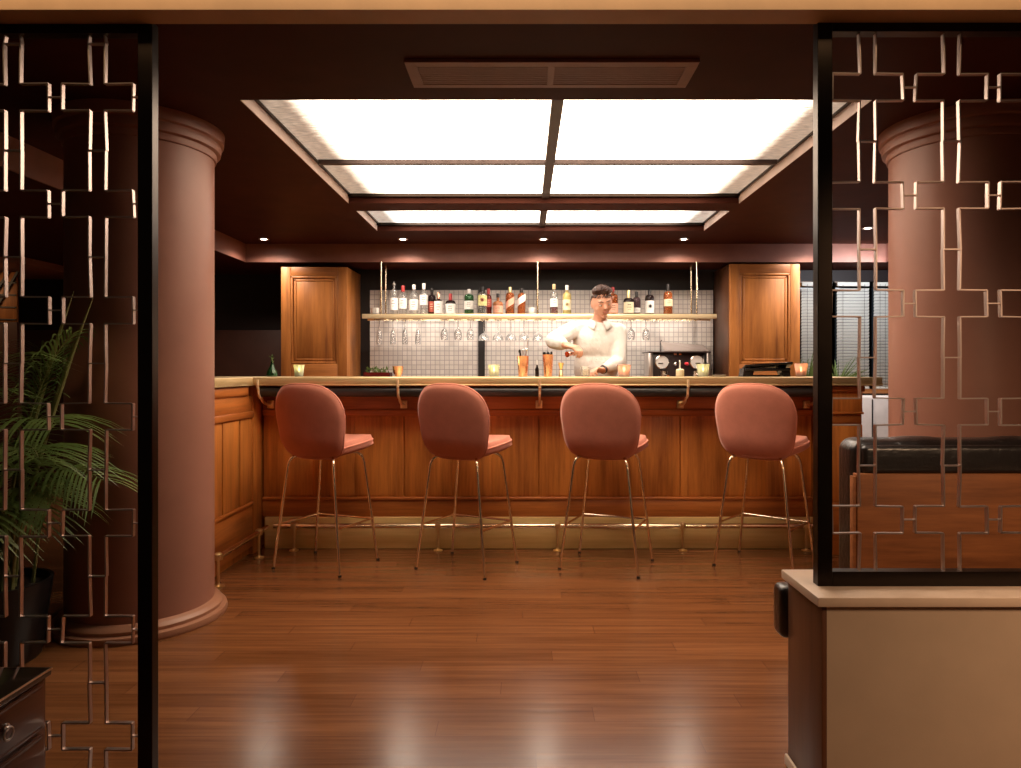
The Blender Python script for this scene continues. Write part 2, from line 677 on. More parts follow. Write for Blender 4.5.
# reveals of the luminous recess
m = MB()
for (a, b, c, d) in ((LX0, LX0 + .004, LY0, LY1), (LX1 - .004, LX1, LY0, LY1), (LX0, LX0 + .004, LY2, LY3), (LX1 - .004, LX1, LY2, LY3)):
    m.box(a, b, c, d, ZC - .001, ZC + .07)
struct(m, 'trim_2', M['reveal'], smooth=False)

# beam over the opening
struct(MB().box(-5, 5, 1.81, 1.885, 2.105, 2.75), 'ceiling_beam', M['beam'], smooth=False)

# back walls
struct(MB().box(-6, -2.17, 7.0, 7.1, 0, 2.2).box(-2.17, -1.5, 6.75, 6.85, 0, 2.2), 'wall_back_left', M['darkwall'], smooth=False)
struct(MB().box(-6, -2.175, 6.97, 7.0, 0, 1.57, .004), 'trim_3', M['brownwall'])
TX0, TX1 = PX(370, 6.64), PX(713, 6.64)
struct(MB().box(TX0 - .12, TX1 + .12, 6.665, 6.75, 0, ZS), 'wall_back', M['blackpaint'], smooth=False)
struct(MB((0, 0, .9)).box(TX0, TX1, 6.64, 6.665, .9, PZ(290, 6.64)), 'wall_back_tiles', M['tile'], smooth=False)
xm = PX(481.5, 6.63)
struct(MB().box(xm - .032, xm + .032, 6.622, 6.64, .9, PZ(290, 6.64)), 'trim_4', M['blackpaint'], smooth=False)
WY = 6.62
WX0, WX1 = 2.55, 3.62
WZ0, WZ1 = .985, 2.02
m = MB().box(2.47, 6, WY + .08, WY + .16, 0, WZ0).box(2.47, 6, WY + .08, WY + .16, WZ1, ZS).box(WX1, 6, WY + .08, WY + .16, WZ0, WZ1).box(2.47, WX0, WY + .08, WY + .16, WZ0, WZ1)
struct(m, 'wall_back_right', M['darkwall'], smooth=False)
struct(MB().box(-6.1, -6, -1.2, 7.6, 0, ZC), 'wall_left', M['sidewall'], smooth=False)
struct(MB().box(6, 6.1, -1.2, 7.6, 0, ZC), 'wall_right', M['sidewall'], smooth=False)

# windows with blinds
px_edges = [(797, 817), (833, 871), (872, 889)]
bars = [PX(799, WY), PX(834.5, WY), PX(871.5, WY), PX(888, WY) + .04]
for i in range(3):
    x0, x1 = bars[i], bars[i + 1]
    m = MB()
    w = .02
    m.box(x0 - w, x0 + w, WY + .03, WY + .08, WZ0, WZ1, .004).box(x1 - w, x1 + w, WY + .03, WY + .08, WZ0, WZ1, .004)
    m.box(x0, x1, WY + .032, WY + .078, WZ0, WZ0 + .04).box(x0, x1, WY + .032, WY + .078, WZ1 - .05, WZ1)
    wn = struct(m, 'window_%d' % (i + 1), M['bronze'])
    MB().box(x0 + w, x1 - w, WY + .06, WY + .066, WZ0 + .04, WZ1 - .05).build('pane', M['night'], wn, smooth=False)
    b = thing('venetian_blind', ['pale slatted blind beside the right wooden cabinet', 'wide pale slatted blind in the middle window beside the column',
                                 'narrow pale slatted blind partly hidden by the right column'][i], 'blind', ((x0 + x1) / 2, WY, WZ0), group='window blinds')
    o = b.location
    a, c = x0 + w + .004, x1 - w - .004
    m = MB(o)
    z = WZ0 + .02
    while z < WZ1 - .06:
        m.box(a, c, WY - .012, WY + .016, z, z + .003, rot=Euler((R(-58), 0, 0)))
        z += .030
    m.build('slats', M['slat'], b, smooth=False)
    MB(o).box(a, c, WY - .014, WY + .02, WZ1 - .05, WZ1 - .012, .004).build('headrail', M['slat'], b)
    MB(o).box(a, c, WY - .012, WY + .014, WZ0 + .002, WZ0 + .016, .003).build('bottom_rail', M['slat'], b)
    m = MB(o)
    for xx in (a + .05, c - .05):
        m.cyl((xx, WY - .016, WZ0 + .01), (xx, WY - .016, WZ1 - .03), .0015, seg=6)
    m.build('ladder_cord', M['cap_black'], b)
struct(MB().box(2.47, 3.8, WY - .14, WY + .08, .945, .985, .006), 'window_4_sill', M['sillwood'])
s = thing('steel_cabinet', 'pale steel cabinet under the window sill past the bar end', 'cabinet', ((2.6 + 3.7) / 2, 6.4, 0))
MB(s.location).box(2.62, 3.7, 6.26, 6.58, 0, .93, .02, 3).build('cabinet_body', M['pale_panel'], s)
MB(s.location).box(3.155, 3.163, 6.252, 6.262, .04, .9).build('door_gap', M['blackpaint'], s)

# columns
for i, (cx, side) in enumerate(((-1.797, 'left'), (2.066, 'right'))):
    cy = 3.25
    c = MB((cx, cy, 0)).lathe([(.31, .0), (.31, 2.0), (.31, 2.30)], (cx, cy, 0), 72).build('column', M['column'])
    tag(c, 'round mauve column beside the palm at the left bar end' if i == 0 else 'round mauve column behind the black leather booth', 'column', 'round columns', 'structure')
    MB().lathe([(.30, 0), (.365, 0), (.37, .012), (.365, .03), (.345, .035), (.347, .05), (.338, .062), (.318, .07), (.30, .075)], (0, 0, 0), 72).build('column_base', M['colbase'], c)
    MB().lathe([(.30, 2.165), (.318, 2.17), (.322, 2.185), (.320, 2.20), (.338, 2.205), (.342, 2.23), (.338, 2.245), (.352, 2.25), (.357, 2.30), (.30, 2.30)], (0, 0, 0), 72).build('capital', M['column'], c)

# ------------------------------------------------------------------ luminous ceiling
ZP = ZC + .06


def light_ceiling(name, label, y0, y1, rows):
    cx = (LX0 + LX1) / 2
    t = thing(name, label, 'ceiling light', (cx, (y0 + y1) / 2, ZC), group='luminous ceiling panels')
    o = t.location
    m = MB(o)
    b = .028
    m.box(LX0, LX1, y0, y0 + b, ZP - .02, ZP + .02).box(LX0, LX1, y1 - b, y1, ZP - .02, ZP + .02)
    m.box(LX0 + .005, LX0 + .022, y0, y1, ZP - .006, ZP + .021).box(LX1 - .022, LX1 - .005, y0, y1, ZP - .006, ZP + .021)
    m.build('frame', M['bronze'], t, smooth=False)
    MB(o).box(cx + .012 - .026, cx + .012 + .026, y0, y1, ZP - .03, ZP + .022).build('mullion', M['panelbar'], t, smooth=False)
    cuts = [y0] + rows + [y1]
    if rows:
        m = MB(o)
        for yy in rows:
            m.box(LX0 + b, LX1 - b, yy - .016, yy + .016, ZP - .024, ZP + .02)
        m.build('cross_bar', M['panelbar'], t, smooth=False)
    for ya, yb in zip(cuts, cuts[1:]):
        for xa, xb in ((LX0, cx + .012), (cx + .012, LX1)):
            p = MB((cx, 0, ZP)).box(xa + .01, xb - .01, ya + .01, yb - .01, ZP, ZP + .008).build('glass_panel', M['panel'] if rows else M['panel_bar'], None, smooth=False)
            p.parent = t
            p.location = Vector((cx, 0, ZP)) - o
    # dark lid of the light box
    MB(o).box(LX0 - .01, LX1 + .01, y0 - .01, y1 + .01, ZP + .05, ZP + .06).build('housing', M['blackpaint'], t, smooth=False)
    return t


light_ceiling('ceiling_light', 'large glowing ceiling light of four rippled glass panels in a recess', LY0, LY1, [3.94])
light_ceiling('ceiling_light', 'narrow glowing two-panel ceiling light above the bar behind the cross beam', LY2, LY3, [])

# air vent
vy0, vy1 = 690 * (ZC - H) / 312, 690 * (ZC - H) / 286
vx0, vx1 = PX(404, vy0), PX(700, vy0)
t = thing('ceiling_vent', 'long brown slotted air vent set in the ceiling', 'vent', ((vx0 + vx1) / 2, (vy0 + vy1) / 2, ZC - .012))
o = t.location
m = MB(o)
f = .032
m.box(vx0, vx1, vy0, vy0 + f, ZC - .012, ZC, .002).box(vx0, vx1, vy1 - f, vy1, ZC - .012, ZC, .002).box(vx0, vx0 + f * 1.3, vy0 + f, vy1 - f, ZC - .012, ZC).box(vx1 - f * 1.3, vx1, vy0 + f, vy1 - f, ZC - .012, ZC)
m.build('frame', M['vent'], t, smooth=False)
vm = (vx0 + vx1) / 2
MB(o).box(vm - .012, vm + .012, vy0 + f, vy1 - f, ZC - .012, ZC).build('divider', M['vent'], t, smooth=False)
for xa, xb in ((vx0 + f * 1.3, vm - .012), (vm + .012, vx1 - f * 1.3)):
    m = MB(o)
    k = 9
    for i in range(k):
        yy = vy0 + f + (vy1 - vy0 - 2 * f) * (i + .5) / k
        m.box(xa, xb, yy - .006, yy + .006, ZC - .010, ZC - .006)
    m.build('louvre', M['vent'], t, smooth=False)
MB(o).box(vx0 + .01, vx1 - .01, vy0 + .01, vy1 - .01, ZC - .003, ZC + .0).build('backing', M['vent_dark'], t, smooth=False)

# downlights
DLY = 5.96
DL = [((264 - CX) / F * DLY, DLY, 'small recessed downlight above the left wooden cabinet'),
      ((403 - CX) / F * DLY, DLY, 'small recessed downlight above the clear gin bottles'),
      ((543.5 - CX) / F * DLY, DLY, 'small recessed downlight in line with the middle bracing bar of the lit ceiling'),
      ((684 - CX) / F * DLY, DLY, 'small recessed downlight above the coffee machine'),
      (2.55, DLY, 'small recessed downlight above the right wooden cabinet'),
      (2.74, 5.50, 'small recessed downlight beside the right column'),
      (1.45, 2.10, 'small recessed downlight just behind the beam above the booth')]  # added lamp, hidden by the beam, brightens bar end and right column
d0 = None
for i, (x, y, lab) in enumerate(DL):
    if d0 is None:
        d0 = thing('downlight', lab, 'downlight', (x, y, ZC), group='recessed downlights')
        MB().lathe([(.026, -.001), (.042, -.001), (.045, -.006), (.040, -.010), (.027, -.008), (.026, -.001)], (0, 0, 0), 24).build('trim_ring', M['steel'], d0)
        MB().lathe([(0, -.004), (.026, -.004), (.026, -.001), (0, -.001)], (0, 0, 0), 20).build('lens', M['lens'], d0)
        d = d0
    else:
        d = copy_tree(d0, None, lab)
        d.location = (x, y, ZC)
    l = bpy.data.lights.new('downlight_lamp', 'SPOT')
    l.energy = 46 if i < 4 else (44 if i < 6 else 10)
    l.color = (1, .82, .66)
    l.spot_size = R(150)
    l.spot_blend = 1
    l.shadow_soft_size = .03
    lo = bpy.data.objects.new('downlight_lamp', l)
    COL.objects.link(lo)
    lo.parent = d
    lo.location = (0, 0, -.02)

# ------------------------------------------------------------------ bar counter
BY = 4.51              # plane of the bar front
BX0, BX1 = -1.7085, 1.885
t = thing('bar_counter', 'long oak panelled bar front with brass kick plate behind the stools', 'bar', ((BX0 + BX1) / 2, BY, 0))
o = t.location
MB(o).box(BX0, BX1, BY + .02, BY + .62, 0, 1.06).build('carcass', M['barwood'], t, smooth=False)
hooks = [PX(x, BY) for x in (271, 404, 539, 680, 806)]
seams = [BX0] + [hooks[i] for i in range(1, 4)] + [BX1]
for a, b in zip(seams, seams[1:]):
    m = MB(o)
    m.box(a + .004, b - .004, BY + .004, BY + .02, .335, .862, .002)
    n = max(2, round((b - a) / .3))
    for k in range(n):          # flush veneer leaves inside the panel
        xa = a + .05 + (b - a - .1) * k / n
        xb = a + .05 + (b - a - .1) * (k + 1) / n
        m.box(xa + .0015, xb - .0015, BY, BY + .01, .345, .85, .002)
    m.build('panel', M['barwood'], t)
MB(o).box(BX0, BX1, BY - .004, BY + .02, .205, .314, .004).build('bottom_rail', M['barwood_h'], t)
MB(o).box(BX0, BX1, BY - .012, BY + .02, .314, .335, .006, 3).build('bead', M['barwood_h'], t)
MB(o).box(BX0, BX1, BY - .006, BY + .02, .862, .91, .008, 3).box(BX0, BX1, BY - .014, BY + .02, .888, .905, .005, 2).build('moulding', M['barwood_h'], t)
MB(o).box(BX0, BX1, BY + .0, BY + .02, .908, 1.065, .003).build('frieze', M['barwood_h'], t)
MB(o).box(BX0 + .02, BX1, BY - .016, BY + .02, .0, .205, .004).build('kick_plate', M['brass_plate'], t)

# wing returning toward the left column
WXF, WY0 = -1.72, 3.62
t = thing('bar_wing', 'short oak bar return running toward the left column', 'bar', (WXF - .25, (WY0 + BY) / 2, 0))
o = t.location
MB(o).box(WXF - .5, WXF - .02, WY0, BY + .6, 0, 1.06).build('carcass', M['barwood'], t, smooth=False)
ys = [WY0, 3.93, 4.17, 4.36]
for a, b in zip(ys, ys[1:]):
    MB(o).box(WXF - .02, WXF + .004, a + .006, b - .006, .335, .862, .004).build('panel', M['barwood'], t)
MB(o).box(WXF - .02, WXF + .010, 4.36, BY, .0, 1.0655, .003).build('corner_post', M['barwood'], t)
MB(o).box(WXF - .02, WXF + .006, WY0, 4.36, .05, .314, .004).build('bottom_rail', M['barwood_y'], t)
MB(o).box(WXF - .02, WXF + .016, WY0, 4.36, .314, .335, .006, 3).build('bead', M['barwood_y'], t)
MB(o).box(WXF - .02, WXF + .016, WY0, 4.36, .862, .905, .008, 3).build('moulding', M['barwood_y'], t)
MB(o).box(WXF - .02, WXF + .004, WY0, 4.36, .905, 1.0, .003).build('frieze', M['barwood_y'], t)
MB(o).box(WXF - .02, WXF + .018, WY0, 4.28, 1.0, 1.065, .02, 4).build('cornice', M['barwood_y'], t)

# end block past the arm rail
EX0, EX1, EY = 1.893, 2.128, 4.335
t = thing('bar_end_block', 'oak end block of the bar past the last stool behind the screen', 'bar', ((EX0 + EX1) / 2, 4.7, 0))
o = t.location
MB(o).box(EX0, EX1, EY + .02, 5.1, 0, 1.06).build('carcass', M['barwood'], t, smooth=False)
MB(o).box(EX0, EX1 + .012, EY - .016, EY + .02, 1.025, 1.0655, .012, 4).build('cornice', M['barwood_h'], t)
MB(o).box(EX0, EX1, EY + .002, EY + .02, .90, 1.025, .003).build('frieze', M['barwood'], t)
MB(o).box(EX0, EX1 + .006, EY - .008, EY + .02, .885, .90, .005, 3).build('moulding', M['barwood_h'], t)
MB(o).box(EX0 + .004, EX1 - .004, EY + .004, EY + .02, .825, .882, .003).build('drawer', M['barwood_h'], t)
MB(o).box(EX0, EX1, EY + .002, EY + .02, .335, .82, .003).build('panel', M['barwood'], t)
MB(o).box(EX0, EX1, EY, EY + .02, 0, .33, .003).build('bottom_rail', M['barwood_h'], t)

# bar top : one L-shaped slab
CT, CB = 1.117, 1.066
cyf = 4.30
m = MB((0, 4.6, CB))
o = m.o
t = thing('worktop', 'pale brass edged bar top running the whole length of the bar', 'bar top', o)
pts = [(-2.25, WY0), (WXF + .03, WY0), (WXF + .03, cyf), (2.235, cyf), (2.235, 5.1), (-2.25, 5.1)]
vs = [m.bm.verts.new((x, y, CB)) for x, y in pts]
fc = m.bm.faces.new(vs)
ex = bmesh.ops.extrude_face_region(m.bm, geom=[fc])
for v in ex['geom']:
    if isinstance(v, bmesh.types.BMVert):
        v.co.z = CT
bmesh.ops.bevel(m.bm, geom=[e for e in m.bm.edges], offset=.004, segments=2, affect='EDGES', profile=.5)
m.build('slab', M['brass_edge'], t)
MB(o).tube([(WXF + .03 - .001, WY0, CB + .004), (WXF + .03 - .001, cyf - .001, CB + .004), (2.236, cyf - .001, CB + .004)], .005, 8).build('edge_bead', M['brass_edge'], t)

# padded arm rail on brass brackets
RY, RZ = 4.335, 1.028
t = thing('arm_rail', 'black padded arm rail under the bar edge on brass brackets', 'rail', ((BX0 + BX1) / 2, RY, RZ))
o = t.location
rx0, rx1 = PX(259.5, RY), 1.872
MB(o).tube([(rx0, RY, RZ), (rx0 + .01, RY, RZ), (rx1 - .01, RY, RZ), (rx1, RY, RZ)], [.022, .033, .033, .022], 20).build('pad', M['armpad'], t)
for hx in hooks:
    m = MB(o)
    fy = cyf - .0175
    pts = [(hx, fy, PZ(379.5, fy)), (hx, fy, CB - .01), (hx, RY - .040, RZ + .01), (hx, RY - .040, RZ - .012)]
    for k in range(1, 6):
        a = R(200 + 16 * k)
        pts.append((hx, RY + .041 * math.cos(a), RZ + .041 * math.sin(a)))
    pts += [(hx, RY + .03, RZ - .062), (hx, RY + .08, RZ - .082), (hx, BY - .03, RZ - .088), (hx, BY - .014, RZ - .088)]
    for p0, p1 in zip(pts, pts[1:]):
        m.tube([p0, p1], .0085, 10)
    br = m.build('bracket', M['bracket'], t)
    MB(o).box(hx - .022, hx + .022, BY - .015, BY - .001, RZ - .115, RZ - .062, .004).build('wall_plate', M['brass_satin'], br)

# foot rails
FRY, FRZ = 4.44, .160


def foot_rail(label, pts, posts, base):
    t = thing('foot_rail', label, 'rail', base, group='brass foot rails')
    m = MB(base)
    m.tube(pts, .0165, 14)
    m.build('rail', M['brass'], t)
    for (x, y) in posts:
        m = MB(base)
        m.cyl((x, y, 0), (x, y, FRZ), .0085, seg=10)
        m.lathe([(0, 0), (.03, 0), (.03, .006), (.012, .012), (.0085, .02)], (x, y, 0), 16)
        m.lathe([(.009, -.02), (.022, -.016), (.025, 0), (.022, .016), (.012, .024), (0, .026)], (x, y, FRZ), 16)
        m.build('post', M['brass_satin'], t)
    return t


foot_rail('long brass foot rail on posts along the bar kick plate', [(-1.61, FRY, FRZ), (1.88, FRY, FRZ)],
          [(PX(x, FRY), FRY) for x in (294, 438, 557.5, 682.5, 806)], (.3, FRY, 0))
foot_rail('short brass foot rail beside the left bar return', [(-1.640, 3.68, FRZ), (-1.640, 4.40, FRZ)], [(-1.640, 3.70), (-1.640, 4.27)], (-1.64, 4.0, 0))

# ------------------------------------------------------------------ back bar
BC = .9
t = thing('back_counter', 'back counter along the tiled wall under the coffee machine', 'counter', (.13, 6.4, 0))
MB(t.location).box(PX(347, 6.15) + .01, PX(730, 6.15) - .01, 6.18, 6.635, 0, BC - .03).build('cabinet_body', M['barwood'], t, smooth=False)
MB(t.location).box(PX(347, 6.15) + .005, PX(730, 6.15) - .005, 6.15, 6.638, BC - .03, BC, .003).build('counter_top', M['steel'], t)


def tall_cabinet(label, x0, x1, z1, side):
    y0, y1 = 6.15, 6.66
    t = thing('wall_cabinet', label, 'cabinet', ((x0 + x1) / 2, (y0 + y1) / 2, 0), group='tall oak cabinets beside the back bar')
    o = t.location
    MB(o).box(x0, x1, y0 + .022, y1, 0, z1 + .002, .003).build('carcass', M['cabwood'], t)
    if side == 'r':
        MB(o).box(x0 - .006, x0, y0 + .03, y1 - .01, .0, z1, .001).build('side_panel', M['endwood'], t)  # same oak in truth; this side's shade is put into a darker wood
    z0 = .86
    d = MB(o)
    sw = .085
    d.box(x0 + .01, x1 - .01, y0 + .014, y0 + .022, z0 + .01, z1 - .01).box(x0, x0 + sw, y0, y0 + .022, z0, z1, .003).box(x1 - sw, x1, y0, y0 + .022, z0, z1, .003)
    d = d.build('door', M['cabwood'], t)
    MB(o).box(x0 + sw, x1 - sw, y0 + .001, y0 + .022, z1 - .08, z1, .003).build('door_rail', M['cabwood_h'], d)
    MB(o).box(x0 + sw, x1 - sw, y0 + .001, y0 + .022, z0, z0 + .36, .003).build('door_rail', M['cabwood_h'], d)
    MB(o).box(x0 + sw + .05, x1 - sw - .05, y0 + .009, y0 + .016, z0 + .41, z1 - .13, .004).build('door_panel', M['cabwood'], d)
    mm = MB(o)
    for k, (ins, yy) in enumerate(((.0, .002), (.028, .008))):
        a, b, c, e = x0 + sw + ins, x1 - sw - ins, z0 + .36 + ins, z1 - .08 - ins
        w = .02
        mm.box(a, b, y0 + yy, y0 + .016, e - w, e, .005).box(a, b, y0 + yy, y0 + .016, c, c + w, .005).box(a, a + w, y0 + yy, y0 + .016, c, e, .005).box(b - w, b, y0 + yy, y0 + .016, c, e, .005)
    mm.build('moulding', M['cabwood'], d)
    MB(o).box(x0, x1, y0, y0 + .022, 0, .85, .003).build('lower_door', M['cabwood'], t)
    return t


tall_cabinet('oak cabinet with framed door standing left of the bottle shelf', PX(281, 6.15), PX(347, 6.15), PZ(267, 6.15), 'l')
tall_cabinet('oak cabinet with framed door standing right of the bottle shelf', PX(730, 6.15), PX(800, 6.15), PZ(264, 6.15), 'r')

# brass bottle shelf
SY0, SY1 = 6.2, 6.42
SZ = PZ(313.8, SY0)
SX0, SX1 = PX(362, 6.2), PX(717, 6.2)
t = thing('bottle_shelf', 'long brass bottle shelf hung on rods in front of the tiles', 'shelf', (.13, 6.31, SZ))
o = t.location
MB(o).box(SX0, SX1, SY0, SY1, SZ - .012, SZ, .003).build('shelf_board', M['brass_satin'], t)
MB(o).box(SX0, SX1, SY0 - .006, SY0 + .006, SZ - .045, SZ - .004, .004).box(SX0, SX1, SY1 - .006, SY1 + .006, SZ - .045, SZ - .004, .004).build('edge_bar', M['bracket'], t)
for x in (PX(381, SY0), PX(537.7, SY0), PX(697, SY0)):
    for y in (SY0 + .008, SY1 - .008):
        MB(o).cyl((x, y, SZ - .04), (x, y, ZS + .001), .009 if x != 0 else .009, seg=10).lathe([(0, -.008), (.02, -.006), (.02, 0)], (x, y, ZS), 14).build('rod', M['brass'], t)

glass_px = [379.5, 393, 405, 418, 444.5, 458, 470.5, 484, 498, 511, 524, 538, 552, 631, 646]
hang_px = glass_px + [658, 669, 682, 695]
GY = 6.30
m = MB(o)
for gx in hang_px:           # wire hangers, one pair per place
    for s in (-1, 1):
        xx = PX(gx, GY) + s * .026
        m.tube([(xx, SY0 + .02, SZ - .012), (xx, SY0 + .02, SZ - .052), (xx, SY1 - .02, SZ - .052), (xx, SY1 - .02, SZ - .012)], .003, 6)
m.build('glass_hanger', M['brass'], t)


def glass_mesh(kind):
    """Upside-down stemware; z=0 at the foot, bowl below."""
    m = MB()
    foot = [(0, .004), (.006, .004), (.033, .0015), (.034, 0), (.030, -.002), (.008, -.006), (.0045, -.014)]
    if kind == 'flute':
        pr = foot + [(.004, -.075), (.007, -.085), (.018, -.105), (.026, -.150), (.0275, -.19), (.025, -.225), (.0235, -.225), (.0258, -.19), (.0245, -.15), (.016, -.108), (.004, -.092), (0, -.09)]
    elif kind == 'coupe':
        pr = foot + [(.004, -.11), (.006, -.118), (.022, -.128), (.042, -.148), (.05, -.175), (.051, -.19), (.0495, -.19), (.048, -.175), (.040, -.15), (.020, -.131), (.0, -.122)]
    else:
        pr = foot + [(.004, -.07), (.007, -.078), (.026, -.096), (.036, -.125), (.036, -.15), (.030, -.185), (.0285, -.185), (.034, -.15), (.034, -.125), (.024, -.099), (.005, -.083), (0, -.082)]
    m.lathe(pr, (0, 0, 0), 20)
    return m


ords = ['first', 'second', 'third', 'fourth', 'fifth', 'sixth', 'seventh', 'eighth', 'ninth']
protos = {}
cnt = {'flute': 0, 'wine': 0, 'coupe': 0, 'cordial': 0}
for i, gx in enumerate(glass_px):
    kind = 'flute' if i < 4 else ('wine' if i < 7 else ('coupe' if i < 13 else 'cordial'))
    nm = {'flute': 'hanging_champagne_flute', 'wine': 'hanging_wine_glass', 'coupe': 'hanging_coupe_glass', 'cordial': 'hanging_wine_glass'}[kind]
    if kind not in protos:
        g = glass_mesh('wine' if kind == 'cordial' else kind).build(nm, M['glass_stem'])
        protos[kind] = g
    else:
        g = protos[kind].copy()
        COL.objects.link(g)
    k = cnt[kind]
    cnt[kind] += 1
    lab = {'flute': 'upside-down champagne flute hung under the shelf, %s from the left end' % ords[k],
           'wine': 'upside-down wine glass hung under the shelf, %s one after the flutes' % ords[k],
           'coupe': 'upside-down coupe hung under the middle of the shelf, %s after the dark wall bar' % ords[k],
           'cordial': 'upside-down wine glass hung right of the bartender, %s from him' % ords[k]}[kind]
    g.location = (PX(gx, GY), GY, SZ - .046)
    tag(g, lab, 'glass', {'flute': 'flutes hanging under the shelf', 'wine': 'wine glasses hanging under the shelf', 'coupe': 'coupes hanging under the shelf', 'cordial': 'wine glasses hanging under the shelf'}[kind])

# ------------------------------------------------------------------ bottles
BYB = 6.31


def bottle(px, top, wpx, glass, lab, cap, desc, shape='round', labz=(.12, .55), y=BYB, neck=.3, emblem=None, capname='cap', slant=False, fill=None):
    h = (313.9 - top) / F * y * .985
    r = wpx / F * y / 2
    x = PX(px, y)
    t = thing('liquor_bottle', desc, 'bottle', (x, y, SZ + .001), group='bottles on the brass shelf')
    nr = min(.0135, r * .4)
    if shape == 'squat':
        bh, sh = .52, .68
    elif shape == 'tall':
        bh, sh = .68, .8
    elif shape == 'flask':
        bh, sh = .5, .64
    else:
        bh, sh = .6, .76
    pr = [(0, .004), (r * .9, 0), (r, .006), (r, h * bh)]
    for k in range(1, 5):
        a = k / 5 * math.pi / 2
        pr.append((nr + (r - nr) * math.cos(a) ** .8, h * bh + (h * (sh - bh)) * math.sin(a)))
    pr += [(nr, h * sh), (nr * .92, h * .9), (nr * 1.15, h * .905), (nr * 1.15, h * .93), (0, h * .93)]
    b = MB().lathe(pr, (0, 0, 0), 22).build('bottle_body', glass, t)
    if fill:
        MB().lathe([(0, .006), (r * .93, .006), (r * .93, h * fill[0]), (0, h * fill[0])], (0, 0, 0), 20).build('liquid', fill[1], t)
    z0, z1 = labz[0] * h, labz[1] * h
    m = MB()
    seg = 14
    rr = r + .0012
    for s in range(seg):
        a0, a1 = [R(-90 - 75 + 150 * (s + q) / seg) for q in (0, 1)]
        dz0, dz1 = ((s / seg - .5) * .25 * h, ((s + 1) / seg - .5) * .25 * h) if slant else (0, 0)
        m.quad((rr * math.cos(a0), rr * math.sin(a0), z0 + dz0), (rr * math.cos(a1), rr * math.sin(a1), z0 + dz1), (rr * math.cos(a1), rr * math.sin(a1), z1 + dz1), (rr * math.cos(a0), rr * math.sin(a0), z1 + dz0))
    bmesh.ops.remove_doubles(m.bm, verts=m.bm.verts[:], dist=1e-5)
    lb = m.build('paper_label', lab, t)
    if emblem:
        m = MB()
        zc = z0 + (z1 - z0) * .55
        er = min((z1 - z0) * .22, r * .5)
        m.lathe([(0, 0), (er * .6, 0), (er * .6, .001), (0, .001)], (0, -rr - .0004, zc), 8, axis=(0, -1, 0))
        for q in range(8):
            a = q * math.pi / 4
            m.box(-er * .12, er * .12, -rr - .0014, -rr - .0004, zc, zc + er, rot=Euler((0, a, 0)), pivot=(0, -rr, zc))
        m.build('emblem', emblem, lb, smooth=False)
    else:
        m = MB()       # lines of small print
        for q, (w, zz, th) in enumerate(((.55, .72, .05), (.7, .5, .04), (.45, .3, .03))):
            zc = z0 + (z1 - z0) * zz
            if not slant:
                m.box(-r * w * .6, r * w * .6, -rr - .0012, -rr * .93, zc, zc + (z1 - z0) * th)
        if not slant:
            m.build('print', M['cap_black'] if lab is not M['lab_red'] else M['lab_cream'], lb, smooth=False)
    cz = h * .9
    if capname == 'pourer':
        MB().lathe([(0, cz), (nr * 1.2, cz), (nr * 1.2, cz + .012), (.004, cz + .02), (.003, h), (0, h)], (0, 0, 0), 12).build('pourer', cap, t)
    else:
        MB().lathe([(0, h * (1 - neck * .42)), (nr * 1.12, h * (1 - neck * .42)), (nr * 1.2, h * .985), (nr * 1.05, h), (0, h)], (0, 0, 0), 16).build('cap', cap, t)
    return t


bottle(394, 280.5, 8, M['glass_clear'], M['lab_white'], M['steel'], 'clear bottle with white label and steel pourer, first on the left of the shelf', labz=(.14, .5), capname='pourer')
bottle(403, 284.5, 8, M['glass_clear'], M['lab_white'], M['cap_red'], 'clear bottle with white label and red cap', labz=(.2, .56), neck=.5)
bottle(414, 283.5, 9, M['glass_clear'], M['lab_white'], M['cap_white'], 'wide clear bottle with white label and short white cap', labz=(.14, .5), neck=.36)
bottle(424, 282, 8.5, M['glass_clear'], M['lab_white'], M['cap_white'], 'clear bottle with tall white cap beside a dark bottle', labz=(.3, .62), neck=.46)
bottle(432, 287, 7.5, M['glass_dark'], M['lab_red'], M['cap_black'], 'dark slim bottle with a dark red label', labz=(.1, .5), y=BYB + .04)
bottle(438.5, 292, 8.5, M['glass_dark'], M['lab_white'], M['copper'], 'dark bottle with tall white label and copper cap', labz=(.03, .6), neck=.7, shape='squat', y=BYB - .04)
bottle(450.5, 292.5, 10.5, M['glass_dark'], M['lab_white'], M['cap_red'], 'squat black bottle with white label and red neck', labz=(.04, .5), neck=.75, shape='squat')
bottle(469, 288, 9.5, M['glass_green'], M['lab_white'], M['cap_white'], 'green bottle with square white label', labz=(.2, .53), neck=.42, shape='tall')
bottle(482.5, 286, 9, M['glass_clear'], M['lab_yellow'], M['cap_black'], 'clear bottle with ornate yellow green label', labz=(.3, .68), neck=.45, shape='tall', y=BYB - .05, emblem=M['lab_red'])
bottle(488.5, 287, 6.5, M['glass_red'], M['lab_red'], M['cap_red'], 'slim dark red bottle behind the ornate labelled one', labz=(.3, .6), y=BYB + .05, neck=.5)
bottle(498, 292.5, 10, M['glass_copper'], M['lab_orange'], M['cap_black'], 'short round-shouldered copper coloured bottle', labz=(.08, .42), neck=.45, shape='flask')
bottle(510, 286, 8.5, M['glass_amber'], M['lab_orange'], M['cap_gold'], 'tall amber bottle with slanted salmon label and gold cap', labz=(.3, .55), neck=.5, shape='tall', slant=True)
bottle(521.5, 287, 8, M['glass_amber'], M['lab_white'], M['cap_black'], 'amber bottle with slanted white label and dark cap', labz=(.42, .68), neck=.4, shape='tall', slant=True)
bottle(554, 283, 8, M['glass_clear'], M['lab_white'], M['cap_cork'], 'clear bottle half full of red liqueur with cork top', labz=(.25, .52), neck=.4, fill=(.42, M['glass_red']))
